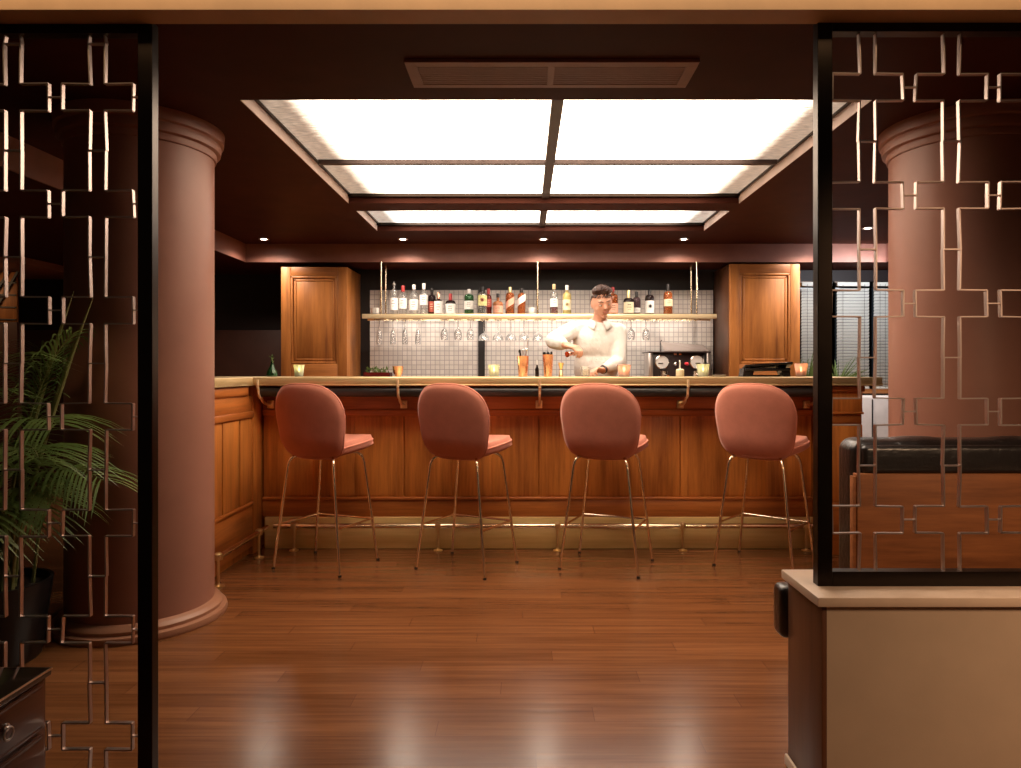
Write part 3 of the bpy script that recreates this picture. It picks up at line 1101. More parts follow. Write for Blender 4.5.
bottle(567, 284, 8.5, M['glass_yellow'], M['lab_cream'], M['cap_white'], 'pale yellow bottle with round emblem beside the bartender', labz=(.15, .5), neck=.4, emblem=M['cap_gold'])
bottle(613, 286, 10, M['glass_amber'], M['lab_orange'], M['cap_red'], 'amber bottle with salmon label just behind the bartender head', labz=(.06, .4), neck=.4)
bottle(628.5, 289, 10.5, M['glass_dark'], M['lab_cream'], M['cap_gold'], 'dark bottle with cream label and long gold neck', labz=(.06, .5), neck=1.0, shape='squat')
bottle(636.5, 290, 8, M['glass_purple'], M['lab_white'], M['cap_black'], 'smoky bottle with black cap behind the cream labelled one', labz=(.1, .3), neck=.6, y=BYB + .05)
bottle(649.5, 289, 9, M['glass_dark'], M['lab_white'], M['cap_black'], 'bottle with white label bearing a black round emblem', labz=(.06, .56), neck=.9, shape='tall', emblem=M['cap_black'])
bottle(668, 283, 9, M['glass_amber'], M['lab_cream'], M['cap_black'], 'amber whisky bottle with cream label, last on the right', labz=(.27, .5), neck=.8)

for px, w, lab in ((375, 8, 'white ceramic cup at the left end of the bottle shelf'), (532, 9, 'white ceramic cup beside the middle shelf rod')):
    r = w / F * BYB / 2
    c = MB((PX(px, BYB), BYB, SZ)).lathe([(0, 0), (r * .85, 0), (r, .01), (r, .062), (r * .9, .062), (r * .88, .012), (0, .010)], (PX(px, BYB), BYB, SZ + .001), 20).build('ceramic_cup', M['white_ceramic'])
    tag(c, lab, 'cup', 'white cups on the shelf')

# ------------------------------------------------------------------ things on the bar
VY = 4.95


def votive(px, w, mat, lab, y=VY, h=.085):
    x = PX(px, y)
    r = w / F * y / 2
    t = thing('candle_holder', lab, 'candle', (x, y, CT), group='votive candles on the bar')
    MB().lathe([(0, 0), (r * .72, 0), (r * .78, .006), (r * .86, h * .5), (r, h), (r * .93, h), (r * .8, h * .5), (r * .7, .012), (0, .012)], (0, 0, 0), 24).build('glass_cup', mat, t)
    w_ = MB().lathe([(0, .013), (r * .64, .013), (r * .64, .035), (0, .035)], (0, 0, 0), 16).build('wax', M['wax'], t)
    MB().lathe([(0, .036), (.004, .04), (.007, .05), (.0045, .062), (0, .072)], (0, 0, 0), 10).build('flame', M['flame'], t)
    l = bpy.data.lights.new('candle_lamp', 'POINT')
    l.energy = .3
    l.color = (1, .62, .28)
    l.shadow_soft_size = .012
    lo = bpy.data.objects.new('candle_lamp', l)
    COL.objects.link(lo)
    lo.parent = t
    lo.location = (0, 0, .08)


votive(299, 11, M['votive_clear'], 'lit green glass candle in front of the left cabinet')
votive(494, 12, M['votive_green'], 'lit green glass candle left of the copper shaker tins')
votive(624, 14, M['votive_pink'], 'lit pink glass candle right of the bartender')
votive(703, 13, M['votive_green'], 'lit green glass candle in front of the coffee machine', h=.09)
votive(801, 13, M['votive_pink'], 'lit pinkish glass candle beside the black tablet stand', h=.095)

# small green bottle vase
x, y = PX(272, VY), VY
t = thing('bud_vase', 'small green glass flask with a sprig at the left end of the bar', 'vase', (x, y, CT))
MB().lathe([(0, 0), (.036, 0), (.038, .01), (.034, .035), (.014, .075), (.009, .105), (.011, .11), (.008, .11), (.007, .08), (.03, .036), (.034, .012), (0, .008)], (0, 0, 0), 20).build('flask', M['glass_green'], t)
m = MB().tube([(0, 0, .02), (.003, 0, .1), (-.004, 0, .14)], .002, 6)
for k in range(7):
    a = k * 2.4
    m.tube([(0, 0, .1 + k * .008), (.02 * math.cos(a), .02 * math.sin(a), .115 + k * .008)], [.0045, .0008], 6)
m.build('sprig', M['herb'], t)

# garnish tray with herbs, copper bowl
x, y = PX(378, 5.0), 5.0
t = thing('garnish_tray', 'long dark tray of herb garnishes on the bar', 'tray', (x, y, CT))
m = MB().box(-.095, .095, -.05, .05, 0, .004).box(-.095, .095, -.05, -.046, 0, .03).box(-.095, .095, .046, .05, 0, .03).box(-.095, -.091, -.05, .05, 0, .03).box(.091, .095, -.05, .05, 0, .03)
m.build('tray', M['glass_red'], t, smooth=False)
m = MB()
rnd = random.Random(3)
for k in range(90):
    a, e = rnd.uniform(0, 6.28), rnd.uniform(.2, 1.4)
    p = Vector((rnd.uniform(-.08, .08), rnd.uniform(-.04, .04), .012 + rnd.uniform(0, .045)))
    d = Vector((math.cos(a) * math.cos(e), math.sin(a) * math.cos(e), math.sin(e)))
    s = d.cross(Vector((rnd.random(), rnd.random(), .1))).normalized() * .007
    m.quad(p - d * .002, p + d * .012 + s, p + d * .026, p + d * .012 - s)
m.build('herbs', M['herb'], t)
for k in range(3):
    t2 = None
x = PX(398, 5.0)
c = MB((x, 5.0, CT)).lathe([(0, 0), (.02, 0), (.022, .006), (.034, .03), (.040, .075), (.0375, .075), (.032, .032), (.02, .01), (0, .009)], (x, 5.0, CT), 24).build('copper_bowl', M['copper'])
tag(c, 'small shiny copper bowl at the right end of the herb tray', 'bowl')


def shaker(px, w, top, lab, tools):
    y = 4.95
    x = PX(px, y)
    r = w / F * y / 2
    h = (376.5 - top) / F * y
    t = thing('shaker_tin', lab, 'shaker', (x, y, CT), group='copper shaker tins on the bar')
    MB().lathe([(0, 0), (r * .72, 0), (r * .76, .006), (r * .88, h * .55), (r, h - .004), (r * 1.03, h), (r * .97, h), (r * .84, h * .55), (r * .7, .012), (0, .01)], (0, 0, 0), 28).build('tin', M['copper'], t)
    for k, (dx, dy, ln, mt, wd) in enumerate(tools):
        m = MB().tube([(dx * .3, dy * .3, .02), (dx, dy, h + ln * .6), (dx * 1.2, dy * 1.2, h + ln)], wd, 8)
        m.ball((dx * 1.2, dy * 1.2, h + ln), (wd * 1.6, wd * 1.2, wd * 2.2), 10, 6)
        m.build('bar_tool', mt, t)


shaker(523, 12, 356, 'copper shaker tin holding tall bar tools, nearer the middle rod', [(-.02, 0, .035, M['black_plastic'], .006), (.0, .01, .04, M['steel'], .006), (.022, 0, .045, M['chrome'], .005), (.03, .01, .12, M['brass'], .002)])
shaker(548, 11, 354.5, 'copper shaker tin with dark tools beside the bartender', [(-.022, 0, .008, M['black_plastic'], .007), (.0, .005, .006, M['black_plastic'], .008), (.02, 0, .01, M['black_plastic'], .006)])
x, y = PX(537, 4.9), 4.9
t = thing('dasher_bottle', 'slim white-necked bitters bottle between the two copper tins', 'bottle', (x, y, CT))
MB().lathe([(0, 0), (.013, 0), (.014, .005), (.014, .055), (.006, .07), (.005, .085), (0, .085)], (0, 0, 0), 14).build('bottle_body', M['glass_dark'], t)
MB().lathe([(0, .084), (.0065, .084), (.006, .11), (.003, .118), (0, .118)], (0, 0, 0), 12).build('spout', M['cap_white'], t)
x = PX(561, 4.9)
t = thing('jigger', 'golden double-cone jigger standing right of the copper tins', 'jigger', (x, 4.9, CT))
MB().lathe([(.016, 0), (.018, 0), (.010, .045), (.006, .05), (.009, .055), (.021, .098), (.0195, .098), (.006, .056), (0, .054)], (0, 0, 0), 20).build('measure', M['cap_gold'], t)
MB().lathe([(.0105, .03), (.0125, .03), (.0085, .05), (.007, .05)], (0, 0, 0), 18).build('collar', M['black_plastic'], t)

x, y = PX(680, 4.95), 4.95
t = thing('pump_bottle', 'small cream pump bottle standing in front of the coffee machine', 'bottle', (x, y, CT))
MB().lathe([(0, 0), (.026, 0), (.029, .006), (.029, .046), (.022, .054), (.012, .056), (0, .056)], (0, 0, 0), 20).build('bottle_body', M['lab_cream'], t)
MB().cyl((0, 0, .055), (0, 0, .105), .0055, seg=10).tube([(0, 0, .1), (-.004, -.01, .112), (-.008, -.028, .112), (-.009, -.034, .104)], .005, 8).build('pump', M['dial'], t)
x = PX(719, 5.0)
c = MB((x, 5.0, CT)).lathe([(0, 0), (.03, 0), (.05, .008), (.051, .011), (.03, .004), (0, .003)], (x, 5.0, CT), 28).build('saucer', M['white_ceramic'])
tag(c, 'white saucer lying on the bar right of the green candle', 'saucer')

# tablet stand (seen from behind)
y = 4.92
x0, x1 = PX(742, y), PX(790, y)
xc = (x0 + x1) / 2
t = thing('tablet_stand', 'black tilted tablet on a bridge stand on the bar', 'tablet', (xc, y, CT))
hw = (x1 - x0) / 2
MB().box(-hw, hw, -.07, .07, .058, .076, .007, 3, rot=Euler((R(-18), R(-3.5), 0))).box(-hw + .005, hw - .02, -.068, -.05, .04, .062, .006).build('tablet', M['black_plastic'], t)
for s in (-1, 1):
    m = MB()
    m.bm.verts.ensure_lookup_table()
    xa, xb = (-hw + .0, -hw + .075) if s < 0 else (hw - .085, hw - .02)
    vs = []
    for yy in (-.05, .05):
        pts = [(xa - (.01 if s < 0 else -.02), 0), (xb - (.015 if s < 0 else -.005), 0), (xb + (.0 if s < 0 else .0), .058), (xa, .058)]
        vs.append([m.bm.verts.new((px_, yy, pz_)) for px_, pz_ in pts])
    a, b = vs
    m.bm.faces.new(a)
    m.bm.faces.new(b[::-1])
    for q in range(4):
        m.bm.faces.new((a[q], b[q], b[(q + 1) % 4], a[(q + 1) % 4]))
    m.build('stand_leg', M['black_plastic'], t, smooth=False)
MB().box(-hw + .07, hw - .08, -.03, .05, 0, .012, .003).build('stand_foot', M['black_plastic'], t)

# coffee machine on the back counter
y0 = 6.22
x0, x1 = PX(648, y0), PX(710.5, y0)
zt = PZ(351.5, y0)
t = thing('coffee_machine', 'black and steel coffee machine with two white round gauges', 'coffee machine', ((x0 + x1) / 2, 6.4, BC))
o = t.location
MB(o).box(x0 + .04, x1 - .04, y0 + .03, 6.40, BC + .02, zt - .01, .008).build('body', M['machine'], t)
for a, b in ((x0, x0 + .045), (x1 - .035, x1)):
    MB(o).box(a, b, y0 - .01, 6.42, BC, zt - .008, .006).build('side_panel', M['steel'], t)
MB(o).box(x0 - .002, x1 + .002, y0 - .02, 6.53, zt - .012, zt, .004).build('top_plate', M['machine'], t)
MB(o).box(x0 + .05, x1 - .05, y0 - .12, y0 + .03, BC, BC + .07, .006).build('drip_tray', M['steel'], t)
gz = PZ(362, y0)
for px in (662.5, 697.5):
    gx = PX(px, y0)
    m = MB(o).lathe([(0, 0), (.060, 0), (.062, .004), (.060, .010), (0, .012)], (gx, y0 + .03, gz), 28, axis=(0, -1, 0))
    g = m.build('gauge', M['dial'], t)
    MB(o).lathe([(.058, .008), (.064, .006), (.064, .014), (.058, .016), (.058, .008)], (gx, y0 + .03, gz), 28, axis=(0, -1, 0)).build('gauge_ring', M['chrome'], g)
    s = -1 if px < 680 else 1
    MB(o).box(gx - .024 + s * .01, gx + .018 + s * .01, y0 + .012, y0 + .0165, gz - .016, gz - .008).build('gauge_hand', M['cap_black'], g)
m = MB(o)
for px in (676, 681):
    m.box(PX(px, y0) - .012, PX(px, y0) + .012, y0 + .024, y0 + .032, PZ(354.8, y0), PZ(353, y0), .002)
m.build('button', M['copper'], t)
for px, mt in ((674.5, M['chrome']), (686, M['red_knob'])):
    gx = PX(px, y0)
    m = MB(o).cyl((gx, y0 + .03, PZ(363.5, y0)), (gx, y0 - .04, PZ(364, y0)), .011, .014, 12)
    m.ball((gx, y0 - .04, PZ(364, y0)), .017, 12, 8)
    m.build('steam_knob', mt, t)
for px in (664, 696):
    gx = PX(px, y0)
    m = MB(o).cyl((gx, y0 + .0, PZ(371, y0)), (gx, y0 + .0, PZ(374, y0) - .02), .036, seg=20).tube([(gx, y0 - .03, PZ(374.5, y0)), (gx, y0 - .17, PZ(376.5, y0))], [.011, .015], 10)
    m.build('portafilter', M['chrome'], t)
# tray lying on top
tx0, tx1 = PX(665, 6.3), PX(709, 6.3)
t2 = thing('metal_tray', 'grey metal tray leaning on top of the coffee machine', 'tray', ((tx0 + tx1) / 2, 6.42, zt))
m = MB(t2.location)
zt2 = zt
v = [(tx0, 6.34, zt2), (tx1, 6.34, zt2), (tx1, 6.50, zt2 + .062), (tx0, 6.50, zt2 + .092)]
v2 = [Vector(p) + Vector((0, -.006, .008)) for p in v]
A = [m.bm.verts.new(p) for p in v]
B = [m.bm.verts.new(p) for p in v2]
m.bm.faces.new(A)
m.bm.faces.new(B[::-1])
for q in range(4):
    m.bm.faces.new((A[q], B[q], B[(q + 1) % 4], A[(q + 1) % 4]))
m.build('tray_sheet', M['grey_tray'], t2, smooth=False)
MB(t2.location).tube([(tx0, 6.49, zt2), (tx0, 6.505, zt2 + .1), (tx0 + .01, 6.505, zt2 + .115)], .005, 8).tube([(tx0, 6.50, zt2 + .097), (tx1, 6.50, zt2 + .067)], .004, 8).build('rim', M['machine'], t2)

# ------------------------------------------------------------------ spiky plants on the window sill


def spiky(px, y, z, n, spread, hgt, lab, seed, xlo, xhi):
    rnd = random.Random(seed)
    x = PX(px, y)
    t = thing('potted_plant', lab, 'plant', (x, y, z), group='spiky plants under the window')
    MB().lathe([(0, 0), (.045, 0), (.06, .09), (.063, .10), (.055, .10), (.05, .085), (0, .085)], (0, 0, 0), 18).build('pot', M['pot'], t)
    m = MB()
    for k in range(n):
        a = rnd.uniform(0, 2 * math.pi)
        e = rnd.uniform(.25, 1.0) * spread
        L = hgt * rnd.uniform(.7, 1.1)
        d = Vector((math.cos(a) * e, math.sin(a) * e * .7, 1)).normalized()
        side = d.cross(Vector((0, 1, .2))).normalized()
        if side.length < .1:
            side = Vector((1, 0, 0))
        prev = None
        for s in range(6):
            f = s / 5
            p = Vector((0, 0, .085)) + d * L * f + Vector((d.x, d.y, -.5)) * L * .35 * f * f * e
            p.x = min(max(p.x, xlo), xhi)
            p.y = min(max(p.y, -.1), .12)
            w = .007 * (1 - f) ** .7 + .0006
            cur = (m.bm.verts.new(p - side * w), m.bm.verts.new(p + side * w))
            if prev:
                m.bm.faces.new((prev[0], prev[1], cur[1], cur[0]))
            prev = cur
    m.build('leaves', M['leaf'], t)


spiky(807, 6.40, .93, 34, .7, .36, 'spiky green pot plant beside the right cabinet and candle', 5, -.12, .10)
spiky(838, 6.40, .93, 40, 1.5, .34, 'spreading spiky plant under the window behind the screen post', 8, -.10, .24)

# ------------------------------------------------------------------ bar stools


def superel(a, b, n, th):
    c, s = math.cos(th), math.sin(th)
    return (a * math.copysign(abs(c) ** (2 / n), c), b * math.copysign(abs(s) ** (2 / n), s))


def pillow(m, outline, bend, thick, seg=56, rings=9, edge=.35):
    rows = {}
    for side in (1, -1):
        for k in range(rings):
            rr = (k + 1) / rings
            ring = []
            for q in range(seg):
                u, v = outline(2 * math.pi * q / seg)
                u, v = u * rr, v * rr
                p, nrm = bend(u, v)
                tt = thick * (edge + (1 - edge) * max(0, 1 - rr ** 3.5) ** .5) if k < rings - 1 else thick * edge
                ring.append(m.bm.verts.new(p + nrm * side * tt / 2))
            rows[(side, k)] = ring
        c, nrm = bend(0, 0)
        cv = m.bm.verts.new(c + nrm * side * thick / 2)
        r0 = rows[(side, 0)]
        for q in range(seg):
            m.bm.faces.new((cv, r0[q], r0[(q + 1) % seg]))
        for k in range(rings - 1):
            a, b = rows[(side, k)], rows[(side, k + 1)]
            for q in range(seg):
                m.bm.faces.new((a[q], b[q], b[(q + 1) % seg], a[(q + 1) % seg]))
    a, b = rows[(1, rings - 1)], rows[(-1, rings - 1)]
    for q in range(seg):
        m.bm.faces.new((a[q], a[(q + 1) % seg], b[(q + 1) % seg], b[q]))


BZ0, BZ1 = .648, 1.082


def back_outline(th):
    n = 2.75 if math.sin(th) > 0 else 4.2
    u, v = superel(.233, (BZ1 - BZ0) / 2, n, th)
    f = (v / (BZ1 - BZ0)) + .5
    return u * (.885 + .12 * min(1, f * 1.7)), v


def back_bend(u, v):
    f = v / (BZ1 - BZ0) + .5
    y = -.165 - .075 * f + 1.0 * u * u
    if f < .3:
        y += .05 * ((.3 - f) / .3) ** 2
    n = Vector((2.0 * u, -1, -.18 - (.35 if f < .2 else 0) * (0.2 - f) / .2)).normalized()
    return Vector((u, y, BZ0 + f * (BZ1 - BZ0))), n


def seat_outline(th):
    u, v = superel(.216, .215, 2.6, th)
    return u * (1 + .04 * (v / .215)), v


def seat_bend(u, v):
    z = .680 + .75 * u * u + .35 * max(0, v) ** 2 + .075 * (v + .2)
    n = Vector((-1.4 * u, -.1 - .5 * max(0, v), 1)).normalized()
    return Vector((u, v + .055, z)), n


st = thing('bar_stool', 'pink velvet bar stool on brass legs, first from the left, nearest the palm column', 'bar stool', (0, 0, 0), group='pink velvet bar stools')
m = MB()
pillow(m, back_outline, back_bend, .062)
bk = m.build('backrest', M['velvet'], st, ang=70)
m = MB()
pts = []
for q in range(72):
    u, v = back_outline(2 * math.pi * q / 72)
    p, n = back_bend(u * 1.004, v * 1.004)
    pts.append(p)
m.tube(pts, .0065, 8, closed=True)
m.build('piping', M['piping'], bk)
m = MB()
pillow(m, seat_outline, seat_bend, .088, edge=.62)
se = m.build('seat', M['velvet'], st, ang=70)
m = MB()
pts = []
for q in range(72):
    u, v = seat_outline(2 * math.pi * q / 72)
    p, n = seat_bend(u * 1.004, v * 1.004)
    pts.append(p)
m.tube(pts, .006, 8, closed=True)
m.build('piping', M['piping'], se)
HW, HD = .232, .193
FZ = .255


def leg_at(sx, sy, z):
    f = z / .625
    tx, ty = sx * .158, (.150 if sy > 0 else -.150)
    return Vector((sx * HW * (1 - f) + tx * f, sy * HD * (1 - f) + ty * f, z))


for sx in (-1, 1):
    for sy in (-1, 1):
        top = leg_at(sx, sy, .60)
        zt_ = .668 if sy > 0 else .662
        pts = [leg_at(sx, sy, .006), leg_at(sx, sy, .3), top]
        inner = Vector((sx * .105, .10 if sy > 0 else -.085, zt_))
        for k in range(1, 6):
            f = k / 5
            b = leg_at(sx, sy, .668)
            pts.append(top * (1 - f) ** 2 + b * 2 * f * (1 - f) + inner * f * f)
        lg = MB().tube(pts, .0088, 12).build('leg', M['brass'], st)
        f0 = leg_at(sx, sy, .0)
        MB().lathe([(0, 0), (.0105, 0), (.0105, .012), (0, .014)], f0, 12).build('glide', M['black_plastic'], lg)
m = MB()
a, b, c, d = leg_at(-1, -1, FZ + .005), leg_at(-1, 1, FZ), leg_at(1, 1, FZ), leg_at(1, -1, FZ + .005)
m.tube([a, b], .0065, 10).tube([b, c], .0065, 10).tube([c, d], .0065, 10)
m.build('footrest', M['brass'], st)

stools = [(-1.180, 4.130, -21, None), (-.337, 4.10, -27, 'pink velvet bar stool on brass legs, second from the left, under the hanging flutes'),
          (.495, 4.115, -22, 'pink velvet bar stool on brass legs standing in front of the bartender'),
          (1.432, 4.11, -39, 'pink velvet bar stool on brass legs in front of the black tablet stand')]
for i, (x, y, a, lab) in enumerate(stools):
    s = st if i == 0 else copy_tree(st, None, lab)
    s.location = (x, y, 0)
    s.rotation_euler = (0, 0, R(a))

# ------------------------------------------------------------------ half wall, booth
struct(MB().box(.790, 3.6, 1.80, 2.03, 0, .546), 'wall_front', M['halfwall'], smooth=False)
struct(MB().box(.760, 3.6, 1.783, 2.04, .546, .571, .003), 'trim_5', M['cap'])
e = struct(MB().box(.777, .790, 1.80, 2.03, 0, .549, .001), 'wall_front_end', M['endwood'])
struct(MB().box(.768, .777, 1.795, 2.035, 0, .03, .003), 'baseboard_front', M['cap'])
t = thing('seat_pad', 'dark leather pad edge showing behind the low wall end', 'bench', (1.6, 2.08, 0))
MB(t.location).box(.762, 2.6, 2.045, 2.12, .36, .515, .02, 4).build('pad', M['leather'], t)
MB(t.location).box(.82, 2.6, 2.05, 2.11, 0, .365, .004).build('bench_base', M['endwood'], t)

KY = 2.62
t = thing('booth_bench', 'black leather booth bench with wooden back panel behind the low wall', 'bench', (1.9, KY + .1, 0))
o = t.location
kz = PZ(440, KY)
kx0 = PX(854, KY)
m = MB(o).box(kx0, 2.75, KY + .0, KY + .165, .04, kz, .05, 6)
m.build('back_cushion', M['leather'], t)
m = MB(o)
rnd = random.Random(2)
xx = kx0 + .06
while xx < 2.7:      # pleated roll along the top
    w = rnd.uniform(.28, .42)
    m.ball((xx + w / 2, KY + .07, kz - .055), (w * .52, .085, .065), 24, 14)
    xx += w * .92
m.box(kx0 + .03, 2.74, KY - .018, KY + .06, kz - .128, kz - .02, .018, 4)
m.build('top_roll', M['leather'], t)
MB(o).box(PX(857.5, KY - .03), 2.74, KY - .03, KY + .01, .03, kz - .125, .004).build('back_panel', M['boothwood'], t)
MB(o).box(PX(853.5, KY - .022), PX(857.5, KY - .03), KY - .022, KY + .01, .03, kz - .135, .003).build('panel_edge', M['boothwood'], t)
MB(o).box(kx0 + .05, 2.74, KY + .08, KY + .16, 0, .05).build('plinth', M['endwood'], t, smooth=False)

# ------------------------------------------------------------------ metal screens


def screen(label, Yf, x_in, side, zb, zt, cols, z_first, nrows, x_out, s=.2935):
    """Square-tube frame with bent flat-bar crosses."""
    t = thing('room_divider_screen', label, 'screen', ((x_in + x_out) / 2, Yf, zb), group='metal lattice screens')
    o = t.location
    w = .040
    d = .034
    rnd = random.Random(int(x_in * 100) + 400)
    xa, xb = (x_in, x_in + w) if side > 0 else (x_in - w, x_in)
    m = MB(o).box(xa, xb, Yf, Yf + d, zb, zt, .002)
    xo0, xo1 = (x_out - w, x_out) if side > 0 else (x_out, x_out + w)
    m.box(xo0, xo1, Yf, Yf + d, zb, zt, .002)
    m.box(min(xb, xo1), max(xa, xo0), Yf + .0005, Yf + d - .0005, zt - w * .85, zt).box(min(xb, xo1), max(xa, xo0), Yf + .0005, Yf + d - .0005, zb, zb + w)
    m.build('frame', M['bronze'], t, smooth=False)
    k = 1.9 / F
    ah, av, g = 35.5 * k, 13.3 * k, 7.8 * k
    yy = Yf + d / 2
    m = MB(o)
    W, D = .0034, .013
    zlo, zhi = zb + w, zt - w * .85
    edge = xb if side > 0 else xa
    cols = sorted(cols)
    for ci, cx in enumerate(cols):
        for r in range(-1, nrows + 1):
            z = z_first - s * r
            j = lambda q=1.0: rnd.uniform(-.0022, .0022) * q
            L = {}
            for sx in (-1, 1):
                for sz in (-1, 1):
                    L[(sx, sz)] = (cx + sx * g + j(), z + sz * av + j(.6))
                    L[(sx, sz, 'o')] = (cx + sx * ah + j(), z + sz * av + j(.6))
            inside = zlo < z - av and z + av < zhi
            if inside:
                for sx in (-1, 1):
                    for sz in (-1, 1):
                        a, b = L[(sx, sz)], L[(sx, sz, 'o')]
                        m.bar((a[0], yy, a[1]), (b[0], yy, b[1]), W, D)
                    a, b = L[(sx, -1, 'o')], L[(sx, 1, 'o')]
                    m.bar((a[0], yy, a[1]), (b[0], yy, b[1]), W, D)
                # link to the next cross or the frame
                if ci + 1 < len(cols):
                    m.bar((cx + ah, yy, z), (cols[ci + 1] - ah, yy, z), W * .9, D * .8)
                if ci == 0 and side > 0 and cx - ah > edge:
                    m.bar((edge, yy, z), (cx - ah, yy, z), W * .9, D * .8)
                if ci == len(cols) - 1 and side < 0 and cx + ah < edge:
                    m.bar((cx + ah, yy, z), (edge, yy, z), W * .9, D * .8)
            for sx in (-1, 1):
                for sz in (-1, 1):
                    a = L[(sx, sz)]
                    ze = z + sz * s / 2
                    p0, p1 = sorted((a[1], ze))
                    p0, p1 = max(p0, zlo), min(p1, zhi)
                    if p1 - p0 > .01:
                        x2 = cx + sx * (g + .0016) + j(.6)
                        lo, hi = (a[0], x2) if sz > 0 else (x2, a[0])
                        m.bar((lo, yy, p0), (hi, yy, p1), W, D)
            zc = z + s / 2
            if zlo + .01 < zc < zhi - .01:
                m.bar((cx - g, yy, zc), (cx + g, yy, zc), W, D)
    m.build('lattice', M['wire'], t, smooth=False)
    return t


YR = 1.877
screen('tall metal lattice screen standing on the low wall at right', YR, PX(818, YR), 1, .571, 2.115, [PX(x, YR + .017) for x in (867, 951, 1035.3, 1119.6)], PZ(87.5, YR + .017), 6, 2.1, .2965)
screen('full height metal lattice screen in front of the palm at left', 1.887, PX(152, 1.887), -1, 0.0, 2.115,
       [PX(x, 1.904) for x in (98, 13.6, -70.8, -155.2)], PZ(97.5, 1.904), 7, -2.1)

# ------------------------------------------------------------------ palm
pc = (-2.12, 2.76)
t = thing('potted_palm', 'tall green palm in a black planter beside the left column', 'plant', (pc[0], pc[1], 0))
MB().lathe([(0, 0), (.15, 0), (.16, .01), (.198, .30), (.20, .315), (.185, .315), (.18, .28), (0, .28)], (0, 0, 0), 36).build('planter', M['pot'], t)
MB().lathe([(0, .272), (.18, .272), (.18, .282), (0, .29)], (0, 0, 0), 24).build('soil', M['soil'], t)
rnd = random.Random(11)


def clear(p):
    """Keep the leaves out of the column beside the palm."""
    d = Vector((p.x + pc[0] + 1.797, p.y + pc[1] - 3.25))
    if d.length < .42:
        d = d.normalized() * .42
        p = Vector((d.x - 1.797 - pc[0], d.y + 3.25 - pc[1], p.z))
    return p


def frond(az, lean, L, droop, base):
    """Rachis then drooping leaflets on both sides of its upper part."""
    dirh = Vector((math.cos(az), math.sin(az), 0))
    pts = []
    N = 22
    for i in range(N + 1):
        f = i / N
        rad = lean * L * (f ** 1.6) * (.66 if math.cos(az) > .3 else 1)
        hgt = L * (f - droop * f ** 3.0)
        pts.append(Vector((base[0], base[1], .27)) + dirh * rad + Vector((0, 0, hgt)))
    pts = [clear(p) for p in pts]
    m = MB()
    m.tube(pts, [.0075 * (1 - .8 * i / N) for i in range(N + 1)], 7)
    stalk = m.build('frond_stalk', M['stalk'], t)
    m = MB()
    nl = 24
    for i in range(nl):
        f = .42 + .58 * i / (nl - 1)
        k = min(N - 1, int(f * N))
        p = pts[k].lerp(pts[k + 1], f * N - k)
        tan = (pts[k + 1] - pts[k]).normalized()
        sv = tan.cross(Vector((0, 0, 1)))
        if sv.length < .05:
            sv = Vector((-dirh.y, dirh.x, 0))
        sv.normalize()
        ll = (.27 * math.sin(math.pi * min(1, (f - .36) / .75)) + .07) * rnd.uniform(.85, 1.1)
        for s in (-1, 1):
            d = (sv * s * 1.0 + tan * .75 + Vector((0, 0, .25))).normalized()
            wv = d.cross(Vector((0, 0, 1)).lerp(tan, .3)).normalized()
            prev = None
            for q in range(6):
                g = q / 5
                pp = p + d * ll * g + Vector((0, 0, -1)) * ll * .55 * g * g
                w = .0048 * math.sin(math.pi * (g * .82 + .1)) ** .8 * (1 if q < 5 else .15)
                cur = (m.bm.verts.new(clear(pp - wv * w)), m.bm.verts.new(clear(pp + wv * w)))
                if prev:
                    m.bm.faces.new((prev[0], prev[1], cur[1], cur[0]))
                prev = cur
    m.build('leaflets', M['leaf'], stalk)


specs = [(-.35, .55, 1.18, .42), (-.75, .62, 1.05, .45), (.1, .30, 1.32, .22), (-.2, .75, .92, .5), (-1.3, .5, 1.05, .42), (-2.0, .45, 1.05, .4),
         (2.8, .45, 1.2, .35), (2.2, .4, 1.25, .3), (-2.6, .6, 1.0, .45), (.9, .28, 1.3, .25), (-1.0, .8, .80, .55), (-1.7, .72, .82, .5), (-.5, .35, 1.35, .3),
         (-1.25, .25, 1.15, .3), (-2.9, .75, .9, .5),
         (-.9, .5, .72, .5), (-1.5, .6, .66, .5), (-.55, .42, .9, .45), (-1.9, .55, .8, .45), (-1.1, .38, .98, .4), (-.25, .6, .78, .5), (-2.3, .5, .74, .5), (-.7, .25, 1.2, .25)]
for i, (az, lean, L, dr) in enumerate(specs):
    a = rnd.uniform(0, 6.28)
    rr = rnd.uniform(.02, .11)
    frond(az, lean, L, dr, (rr * math.cos(a), rr * math.sin(a)))
# bare young stalks around the foot
for i in range(14):
    a, rr = rnd.uniform(0, 6.28), rnd.uniform(.03, .15)
    b = Vector((rr * math.cos(a), rr * math.sin(a), .275))
    L = rnd.uniform(.35, .7)
    m = MB()
    m.tube([b, b + Vector((rr * math.cos(a) * .25, rr * math.sin(a) * .2, L * .5)), b + Vector((rr * math.cos(a) * .8, rr * math.sin(a) * .6, L))], [.0075, .0065, .003], 7)
    m.build('stalk', M['stalk'], t)
# unopened upright spears
for (dx, dy, tx, L) in ((.03, .0, .27, 1.21), (.06, .03, .30, 1.19)):
    b = Vector((dx, dy, .27))
    m = MB()
    pts = [b + Vector((tx * (f / 8) ** 1.5, .03 * f / 8, L * f / 8)) for f in range(9)]
    m.tube(pts, [.006, .006, .007, .009, .012, .012, .010, .006, .001], 8)
    m.build('spear_leaf', M['stalk'], t)

